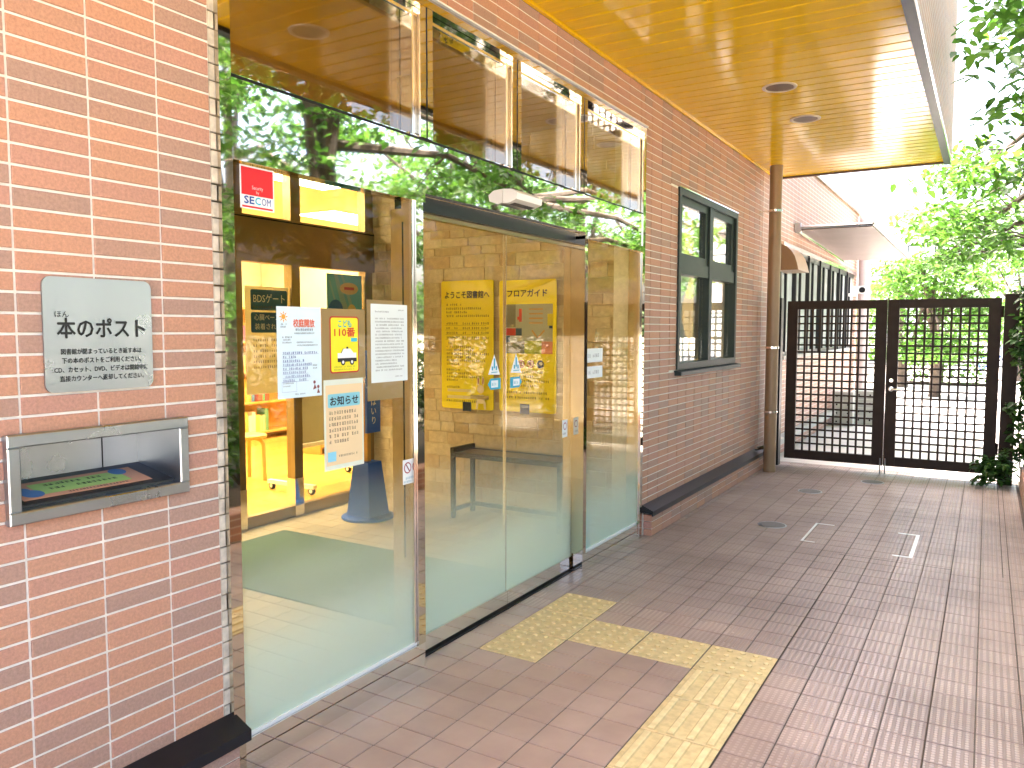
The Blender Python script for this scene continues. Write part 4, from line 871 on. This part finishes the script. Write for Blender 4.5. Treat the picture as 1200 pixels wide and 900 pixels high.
# ================================================================== GATE
def gate_leaf(x0, x1, lab, nv, handle):
    y0, y1 = 8.725, 8.775; z0, z1 = .083, 1.765
    r = empty('gate_leaf', ((x0 + x1) / 2, 8.75, z0), lab, 'gate', 'lattice gate leaves')
    s = .105
    part('stile', MB().box((x0, y0, z0), (x0 + s, y1, z1)), M['gate'], r); part('stile', MB().box((x1 - s, y0, z0), (x1, y1, z1)), M['gate'], r)
    part('top_rail', MB().box((x0 + s + .0005, y0, z1 - .088), (x1 - s - .0005, y1, z1)), M['gate'], r); part('bottom_rail', MB().box((x0 + s + .0005, y0, z0), (x1 - s - .0005, y1, z0 + .095)), M['gate'], r)
    for k in range(1, nv): 
        x = x0 + s + (x1 - x0 - 2 * s) * k / nv; shared('lattice_bar', (.0195, .016, z1 - .088 - z0 - .095), 1, -1, 0, M['gate'], r, (x, 8.743, (z1 - .088 + z0 + .095) / 2))
    for k in range(1, 20):
        z = z0 + .095 + (z1 - .088 - z0 - .095) * k / 20; shared('lattice_rail', (x1 - x0 - 2 * s, .016, .0175), 1, -1, 0, M['gate'], r, ((x0 + x1) / 2, 8.760, z))
    if handle:
        part('handle', MB().lathe([(.026, 0), (.026, -.012), (.012, -.014), (.011, -.045)], (x0 + .052, y0, .868), 18, 'y').tube([(x0 + .052, y0 - .045, .868), (x0 + .10, y0 - .05, .866), (x0 + .17, y0 - .045, .864)], [.012, .011, .009], 10), M['chrome'], r, smooth=True); part('lock', MB().lathe([(.02, 0), (.02, -.008), (.016, -.012)], (x0 + .052, y0, .955), 18, 'y'), M['chrome'], r, smooth=True)
    xr = x1 - .02 if not handle else x0 + .02
    part('drop_bolt', MB().tube([(xr, y0 - .012, .002), (xr, y0 - .012, .16)], .007, 8), M['steel'], r)
gate_leaf(-1.840, -.874, 'dark brown lattice gate leaf hinged next to the downpipe', 10, False); gate_leaf(-.868, .103, 'dark brown lattice gate leaf with the metal handle', 10, True)
p_ = part('gate_post', MB().box((-1.955, 8.69, 0), (-1.895, 8.80, 1.80)), M['black'], label='slim black gate post beside the downpipe', cat='post')
gp = empty('gate_post', (.185, 8.75, 0), 'broad dark gate post overgrown with ivy', 'post')
part('post', MB().cbox((.125, 8.68, 0), (.245, 8.82, 1.80), 2, 1, .004), M['gate'], gp)
for z in (.28, 1.58): part('hinge', MB().tube([(.112, 8.72, z), (.112, 8.72, z + .11)], .011, 10), M['gate'], gp)

# awning, hood, camera, pipe on the wing
aw = empty('awning', (-1.6, 11.7, 2.6), 'flat dark awning sheet projecting from the building wing', 'awning')
n = MB(); n.v = [(WX + .002, 10.05, 2.70), (WX + .002, 13.5, 2.60), (-1.08, 13.5, 2.56), (-1.19, 10.05, 2.69)]; n.v += [(a, b, c_ - .03) for a, b, c_ in n.v]; n.f = [(3, 2, 1, 0)[::-1], (4, 5, 6, 7), (0, 4, 5, 1), (1, 5, 6, 2), (2, 6, 7, 3), (3, 7, 4, 0)]
part('sheet', n, M['awning'], aw); part('rail', MB().tube([(WX + .03, 10.04, 2.655), (WX + .03, 13.5, 2.55)], .025, 8), M['chrome'], aw)
part('edge_bar', MB().tube([(WX + .003, 10.04, 2.70), (-1.19, 10.04, 2.69)], .02, 8), M['steel'], aw); part('end_cap', MB().box((WX + .002, 9.99, 2.64), (WX + .07, 10.035, 2.75)), M['steel'], aw); part('edge_bar', MB().tube([(-1.185, 10.05, 2.695), (-1.075, 13.5, 2.565)], .018, 8), M['steel'], aw)
hd = empty('vent_hood', (WX + .1, 9.4, 2.1), 'curved brown metal hood on the wing wall behind the downpipe', 'hood')
prof = [(WX, 2.42)] + [(WX + .24 * math.sin(R(k * 15)), 2.12 + .30 * math.cos(R(k * 15))) for k in range(1, 6)] + [(WX + .25, 2.12), (WX, 2.12)]
part('shell', MB().prism(prof, 9.02, 9.62, 'y'), M['pipe'], hd, smooth=True)
p2 = empty('far_downpipe', (WX + .12, 14.9, 0), 'pale pipe rising past the parapet at the far end of the wing', 'pipe')
part('pipe', MB().lathe([(.10, 0), (.10, 3.75)], (WX + .14, 15.2, 0), 20), plain('pale_pipe', (.46, .40, .40), .5), p2, smooth=True)
sc = empty('security_camera', (WX + .12, 14.5, 2.1), 'small white security camera on the wing wall', 'camera')
part('housing', MB().box((WX + .05, 14.35, 2.08), (WX + .32, 14.47, 2.20)), M['white'], sc); part('lens', MB().lathe([(.05, 0), (.045, -.03)], (WX + .22, 14.35, 2.13), 14, 'y'), M['black'], sc); part('arm', MB().box((WX + .0, 14.40, 2.03), (WX + .14, 14.43, 2.08)), M['white'], sc)
# stacked crates of concrete by the wing
for i, (x, y) in enumerate(((-1.86, 12.9), (-1.60, 13.3))):
    for k in range(4):
        r = empty('concrete_block', (x, y, .13 * k), 'grey concrete block, %s of the %s stack behind the gate' % (('bottom', 'second', 'third', 'top')[k], ('near', 'far')[i]), 'block', 'stacked concrete blocks')
        part('body', MB().cbox((x - .15, y - .10, .13 * k), (x + .15, y + .10, .13 * k + .127), 1, -1, .006), M['concrete'], r)
        for dx in (-.08, .08): part('hole', MB().lathe([(.014, 0), (.013, -.002)], (x + dx, y - .1, .13 * k + .065), 10, 'y'), M['black'], r)

# ================================================================== PLANTER, TREES, IVY
pw = empty('planter_wall', (.42, 5, 0), 'low brown tiled planter kerb along the path', 'planter')
part('kerb', MB().cbox((.30, -1.5, 0), (.46, 8.62, .20), 2, 1, .01), M['brick_far_x'], pw)
part('soil', MB().box((.461, -1.5, 0), (4.0, 8.62, .16)), M['soil'], kind='structure')
def leaves(name, cents, rad, cnt, size, mat, parent, seed, flatz=.35, droop=.25, kind=None):
    g = np.random.default_rng(seed); C = np.repeat(np.array(cents, float), cnt, 0); n = len(C)
    rr = np.repeat(np.array(rad if hasattr(rad, '__len__') else [rad] * len(cents), float), cnt)
    d = g.normal(size=(n, 3)); d /= np.linalg.norm(d, axis=1)[:, None]; d *= (g.random(n) ** (1 / 2.2))[:, None] * rr[:, None]; d[:, 2] *= flatz
    p = C + d; p[:, 2] -= droop * (d[:, 0] ** 2 + d[:, 1] ** 2) / np.maximum(rr, .05)
    az = g.random(n) * 2 * np.pi; pit = g.normal(-.35, .35, n); rol = g.normal(0, .45, n)
    ax = np.stack([np.cos(az) * np.cos(pit), np.sin(az) * np.cos(pit), np.sin(pit)], 1)
    s0 = np.stack([-np.sin(az), np.cos(az), np.zeros(n)], 1); nn = np.cross(ax, s0); sd = s0 * np.cos(rol)[:, None] + nn * np.sin(rol)[:, None]; nn = np.cross(ax, sd)
    L = size * g.uniform(.65, 1.25, n); W = L * g.uniform(.5, .68, n)
    shp = [(0, 0, 0), (.28, .42, .06), (.66, .34, .05), (1, 0, -.08), (.66, -.34, .05), (.28, -.42, .06)]
    V = np.stack([p + ax * (L * a)[:, None] + sd * (W * b)[:, None] + nn * (L * c_)[:, None] for a, b, c_ in shp], 1)
    org = C.mean(0); org[2] = V[:, :, 2].min(); V = (V - org).reshape(-1, 3)
    me = bpy.data.meshes.new(name); me.vertices.add(n * 6); me.vertices.foreach_set('co', V.ravel())
    idx = np.array([[0, 1, 2, 3], [0, 3, 4, 5]]); F = (np.arange(n)[:, None, None] * 6 + idx[None]).reshape(-1)
    me.loops.add(len(F)); me.loops.foreach_set('vertex_index', F.astype(np.int32)); me.polygons.add(n * 2)
    me.polygons.foreach_set('loop_start', np.arange(n * 2, dtype=np.int32) * 4)
    try: me.polygons.foreach_set('loop_total', np.full(n * 2, 4, dtype=np.int32))
    except Exception: pass
    me.materials.append(mat); me.update(calc_edges=True); me.validate()
    o = bpy.data.objects.new(name, me); COL.objects.link(o); place(o, parent, org); return o
def tree(name, label, base, h, rx, ry, nlimb, nclump, cnt, seed, mat='leaf', trunk_r=.11, z0=2.3, top=None, extra=(), size=.11, lean=(0, 0), group='trees along the path', cr=.55, keep=None):
    q = random.Random(seed); x, y = base; r = empty(name, (x, y, 0), label, 'tree', group); top = top or h
    tp = [Vector((x + lean[0] * t + .05 * math.sin(t * 5 + seed), y + lean[1] * t + .05 * math.cos(t * 4 + seed), h * .78 * t)) for t in np.linspace(0, 1, 8)]
    part('trunk', MB().tube(tp, [trunk_r * (1.25 - .9 * i / 7) for i in range(8)], 12), M['bark'], r, smooth=True)
    cl = []; tries = 0
    while len(cl) < nclump and tries < nclump * 30:
        tries += 1
        a = q.uniform(0, 2 * math.pi); rr = math.sqrt(q.random()); zt = q.random(); z = z0 + (top - z0) * zt
        prof = math.sin(math.pi * min(1, .18 + .72 * zt)) ; px, py = x + lean[0] * .6 + math.cos(a) * rr * rx * prof, y + lean[1] * .6 + math.sin(a) * rr * ry * prof
        if px < -.2 and z > 2.3 and py < 9.6: continue
        if px < -.05 and py < 8.9: continue
        if keep and not keep(px, py, z): continue
        cl.append((px, py, z))
    cl += list(extra)
    lb = []
    for k in range(nlimb):
        t = .45 + .5 * k / nlimb; p0 = tp[min(7, int(t * 7))]; cands = sorted(cl, key=lambda c_: q.random())[:6]
        c1 = max(cands, key=lambda c_: (Vector(c_) - p0).length) if cands else p0
        c1 = Vector(c1); mid = (p0 + c1) / 2 + Vector((0, 0, .25)); r0 = trunk_r * .45
        part('limb', MB().tube([p0, p0 * .5 + mid * .5, mid, mid * .5 + c1 * .5, c1], [r0, r0 * .8, r0 * .6, r0 * .4, r0 * .18], 7), M['bark'], r, smooth=True); lb += [mid, mid * .5 + c1 * .5, c1, p0]
    tw = MB()
    for c_ in cl:
        v = Vector(c_); m = min(lb, key=lambda l: (l - v).length) if lb else tp[-1]
        mm = (v + m) / 2 + Vector((q.uniform(-.1, .1), q.uniform(-.1, .1), .08)); tw.tube([m, mm, v], [.013, .009, .004], 5, False)
        for _ in range(3):
            e = v + Vector((q.uniform(-1, 1), q.uniform(-1, 1), q.uniform(-.25, .1))) * cr * .7; tw.tube([v, e], [.004, .0015], 4, False)
    tag(part('twigs', tw, M['bark'], r), kind='stuff')
    leaves('crown', cl, [cr * q.uniform(.7, 1.2) for _ in cl], cnt, size, M[mat], r, seed)
    return r
ex = []; q = random.Random(19)
for k in range(24):
    yy = q.uniform(9.5, 12); ex.append((q.uniform(-.7, .5), yy, 1.46 + q.uniform(.8, 2.1)))
ex2 = [(.22, 6.2, 3.3), (.3, 7.0, 3.05), (.28, 6.6, 3.75), (.32, 7.6, 3.35), (.1, 7.3, 3.85), (.3, 8.1, 2.85)] 
tree('broadleaf_tree', 'leafy tree whose dark trunk shows mirrored above the fixed glass', (1.55, 5.6), 5.9, 2.1, 2.1, 9, 66, 105, 21, extra=ex2, trunk_r=.14, lean=(.1, .3), keep=lambda x, y, z: x > .5 or z > 4.6)
tree('broadleaf_tree', 'leafy tree overhanging the far corner of the soffit', (1.5, 8.9), 5.7, 2.1, 2.0, 9, 46, 105, 22, extra=ex, lean=(-.2, .2), trunk_r=.13, keep=lambda x, y, z: x > .55 or z > 4.4)
tree('broadleaf_tree', 'leafy tree mirrored beside the security sticker', (1.9, 2.9), 5.9, 2.1, 1.9, 8, 64, 105, 23, trunk_r=.12)
tree('broadleaf_tree', 'leafy tree behind the ivy covered gate post', (1.7, 11.8), 6.5, 2.0, 1.9, 8, 55, 100, 24, trunk_r=.12, keep=lambda x, y, z: x > .2 + .03 * y or z > 4.5)
tree('broadleaf_tree', 'leafy tree standing farther along the path', (1.9, 15.5), 6.5, 2.0, 2.2, 8, 55, 90, 25, trunk_r=.12, size=.12, keep=lambda x, y, z: x > .35 + .03 * y or z > 5)
tree('courtyard_tree', 'dense low tree in the courtyard seen over the gate', (-1.0, 19.5), 3.4, 1.4, 1.6, 7, 44, 100, 26, 'leaf', .10, .9, 3.05, size=.14, group='courtyard trees', cr=.55)
tree('courtyard_tree', 'darker tree in the courtyard behind the gate handle', (-1.9, 22.5), 3.6, 1.7, 1.6, 7, 40, 100, 27, 'leaf', .12, .8, 3.2, size=.15, group='courtyard trees', cr=.6)
tree('courtyard_tree', 'pale tree far down the courtyard path', (.9, 27), 4.2, 1.8, 1.8, 7, 34, 100, 28, 'leaf', .14, 1.2, 3.7, size=.17, group='courtyard trees', cr=.7)
tree('broadleaf_tree', 'tall tree in the second row, opposite the fixed glass', (5.6, 3.2), 6.0, 2.0, 2.4, 7, 60, 90, 31, 'leaf', .15, 1.8, size=.14, cr=.7, group='second row of trees')
tree('broadleaf_tree', 'tall tree in the second row, opposite the sliding doors', (5.9, 8.2), 6.0, 2.0, 2.4, 7, 60, 90, 32, 'leaf', .15, 1.8, size=.14, cr=.7, group='second row of trees')
tree('broadleaf_tree', 'tall tree in the second row, far along the path', (5.6, 13.5), 6.0, 2.0, 2.4, 7, 60, 90, 33, 'leaf', .15, 1.8, size=.14, cr=.7, group='second row of trees')
hq = empty('hedge', (4.4, 6, .0), 'added unseen dark hedge behind the planter that darkens the entrance reflections', 'hedge')  # hedge added out of view to darken what the entrance glass reflects
q = random.Random(5); cs = [(4.4 + q.uniform(-.2, .25), -4 + k * .42, z + q.uniform(-.1, .1)) for k in range(60) for z in (.35, .85, 1.35, 1.85)]
tw = MB()
for k in range(16): tw.tube([(4.4, -4 + k * 1.65, 0), (4.42, -4 + k * 1.65, 1.9)], [.03, .012], 6)
part('stem', tw, M['bark'], hq); leaves('foliage', cs, .36, 45, .13, M['leaf_dark'], hq, 165, 1.0, 0)
# shrubs in the planter
q = random.Random(77)
for k in range(11):
    y = -.9 + k * .88; x = q.uniform(.85, 1.25); r = empty('planter_shrub', (x, y, .16), 'green shrub in the planter opposite the entrance', 'shrub', 'shrubs in the planter')
    cs = [(x + q.uniform(-.25, .6), y + q.uniform(-.35, .35), q.uniform(.4, 1.25)) for _ in range(11)]
    tw = MB()
    for c_ in cs: tw.tube([(x, y, .16), ((x + c_[0]) / 2, (y + c_[1]) / 2, c_[2] * .55), c_], [.012, .009, .004], 5, False)
    part('stem', tw, M['bark'], r); leaves('foliage', cs, .26, 70, .085, M['leaf_dark' if k % 3 else 'leaf'], r, 90 + k, .8, .1)
# ivy on the gate post
iv = empty('ivy', (.27, 8.6, .2), 'dark green ivy climbing the broad gate post', 'ivy')
cs = [(.25 + q.uniform(-.03, .12), 8.58 + q.uniform(-.1, .1), z) for z in np.linspace(.3, 1.85, 22)] + [(.1 + q.uniform(-.12, .12), 8.55 + q.uniform(-.08, .05), q.uniform(.08, .26)) for _ in range(7)] + [(.42, 8.6, z) for z in np.linspace(.3, 1.7, 9)]
tw = MB().tube([(.30, 8.62, .18), (.27, 8.60, .6), (.29, 8.62, 1.1), (.26, 8.6, 1.8)], .008, 6)
part('stem', tw, M['bark'], iv); leaves('foliage', cs, [.10] * 22 + [.09] * 7 + [.14] * 9, 46, .075, M['leaf_dark'], iv, 140, 1.0, .0)

# ================================================================== FAR COURTYARD
hb = empty('far_house', (1, 38, 0), 'pale far building at the end of the courtyard', 'building')
part('wall', MB().box((-6, 38, 0), (8, 44, 6.5)), plain('pale_render', (.62, .62, .60), .8), hb)
for i in range(7):
    for j in range(2):
        x = -5 + i * 1.9; z = 1.0 + j * 2.8; wd = part('window', MB().box((x, 37.97, z), (x + 1.1, 38.001, z + 1.3)), M['frame_dark'], hb); part('pane', MB().box((x + .06, 37.955, z + .06), (x + 1.04, 37.969, z + 1.24)), M['glass_pale'], wd)
part('roof', MB().box((-6.3, 37.7, 6.501), (8.3, 44.3, 6.75)), M['concrete'], hb)
hg = empty('hedge', (-1.2, 24, 0), 'trimmed yellow-green hedge across the courtyard', 'hedge')
cs = [(-1.9 + k * .3, 24 + q.uniform(-.2, .2), z) for k in range(7) for z in (.3, .7, 1.0)]
part('stem', MB().tube([(-1.9, 24, .05), (.0, 24, .05)], .03, 6).tube([(-1, 24, 0), (-1, 24, .9)], .03, 6), M['bark'], hg); leaves('foliage', cs, .3, 70, .12, M['leaf'], hg, 160, 1.0, 0)
# blue bicycle
bk = empty('bicycle', (-.35, 26.5, 0), 'blue bicycle parked far down the courtyard path', 'bicycle')
BB = ink((.02, .08, .35), .35)
for dy, nm in ((-.0, 'wheel'), (1.05, 'wheel')):
    pts = [(-.6 + dy + .31 * math.cos(2 * math.pi * k / 24), 26.5, .32 + .31 * math.sin(2 * math.pi * k / 24)) for k in range(25)]
    wl = part('wheel', MB().tube(pts, .018, 6, False), M['black'], bk); sp = MB()
    for k in range(8): a = math.pi * k / 4; sp.tube([(-.6 + dy, 26.5, .32), (-.6 + dy + .3 * math.cos(a), 26.5, .32 + .3 * math.sin(a))], .003, 4)
    part('spokes', sp, M['steel'], wl)
part('frame', MB().tube([(-.6, 26.5, .32), (-.15, 26.5, .30), (.35, 26.5, .72), (.45, 26.5, .32)], .02, 7).tube([(-.15, 26.5, .30), (-.28, 26.5, .80)], .02, 7).tube([(-.24, 26.5, .65), (.35, 26.5, .72), (.33, 26.5, .98)], .02, 7), BB, bk)
part('saddle', MB().prism([(-.42, .80), (-.14, .81), (-.16, .85), (-.4, .87)], 26.42, 26.58, 'y'), M['black'], bk); part('handlebar', MB().tube([(.2, 26.25, 1.0), (.33, 26.3, .99), (.33, 26.7, .99), (.2, 26.75, 1.0)], .014, 6), M['steel'], bk)
part('basket', MB().prism([(.38, .72), (.62, .72), (.68, .98), (.36, .98)], 26.33, 26.67, 'y'), BB, bk)
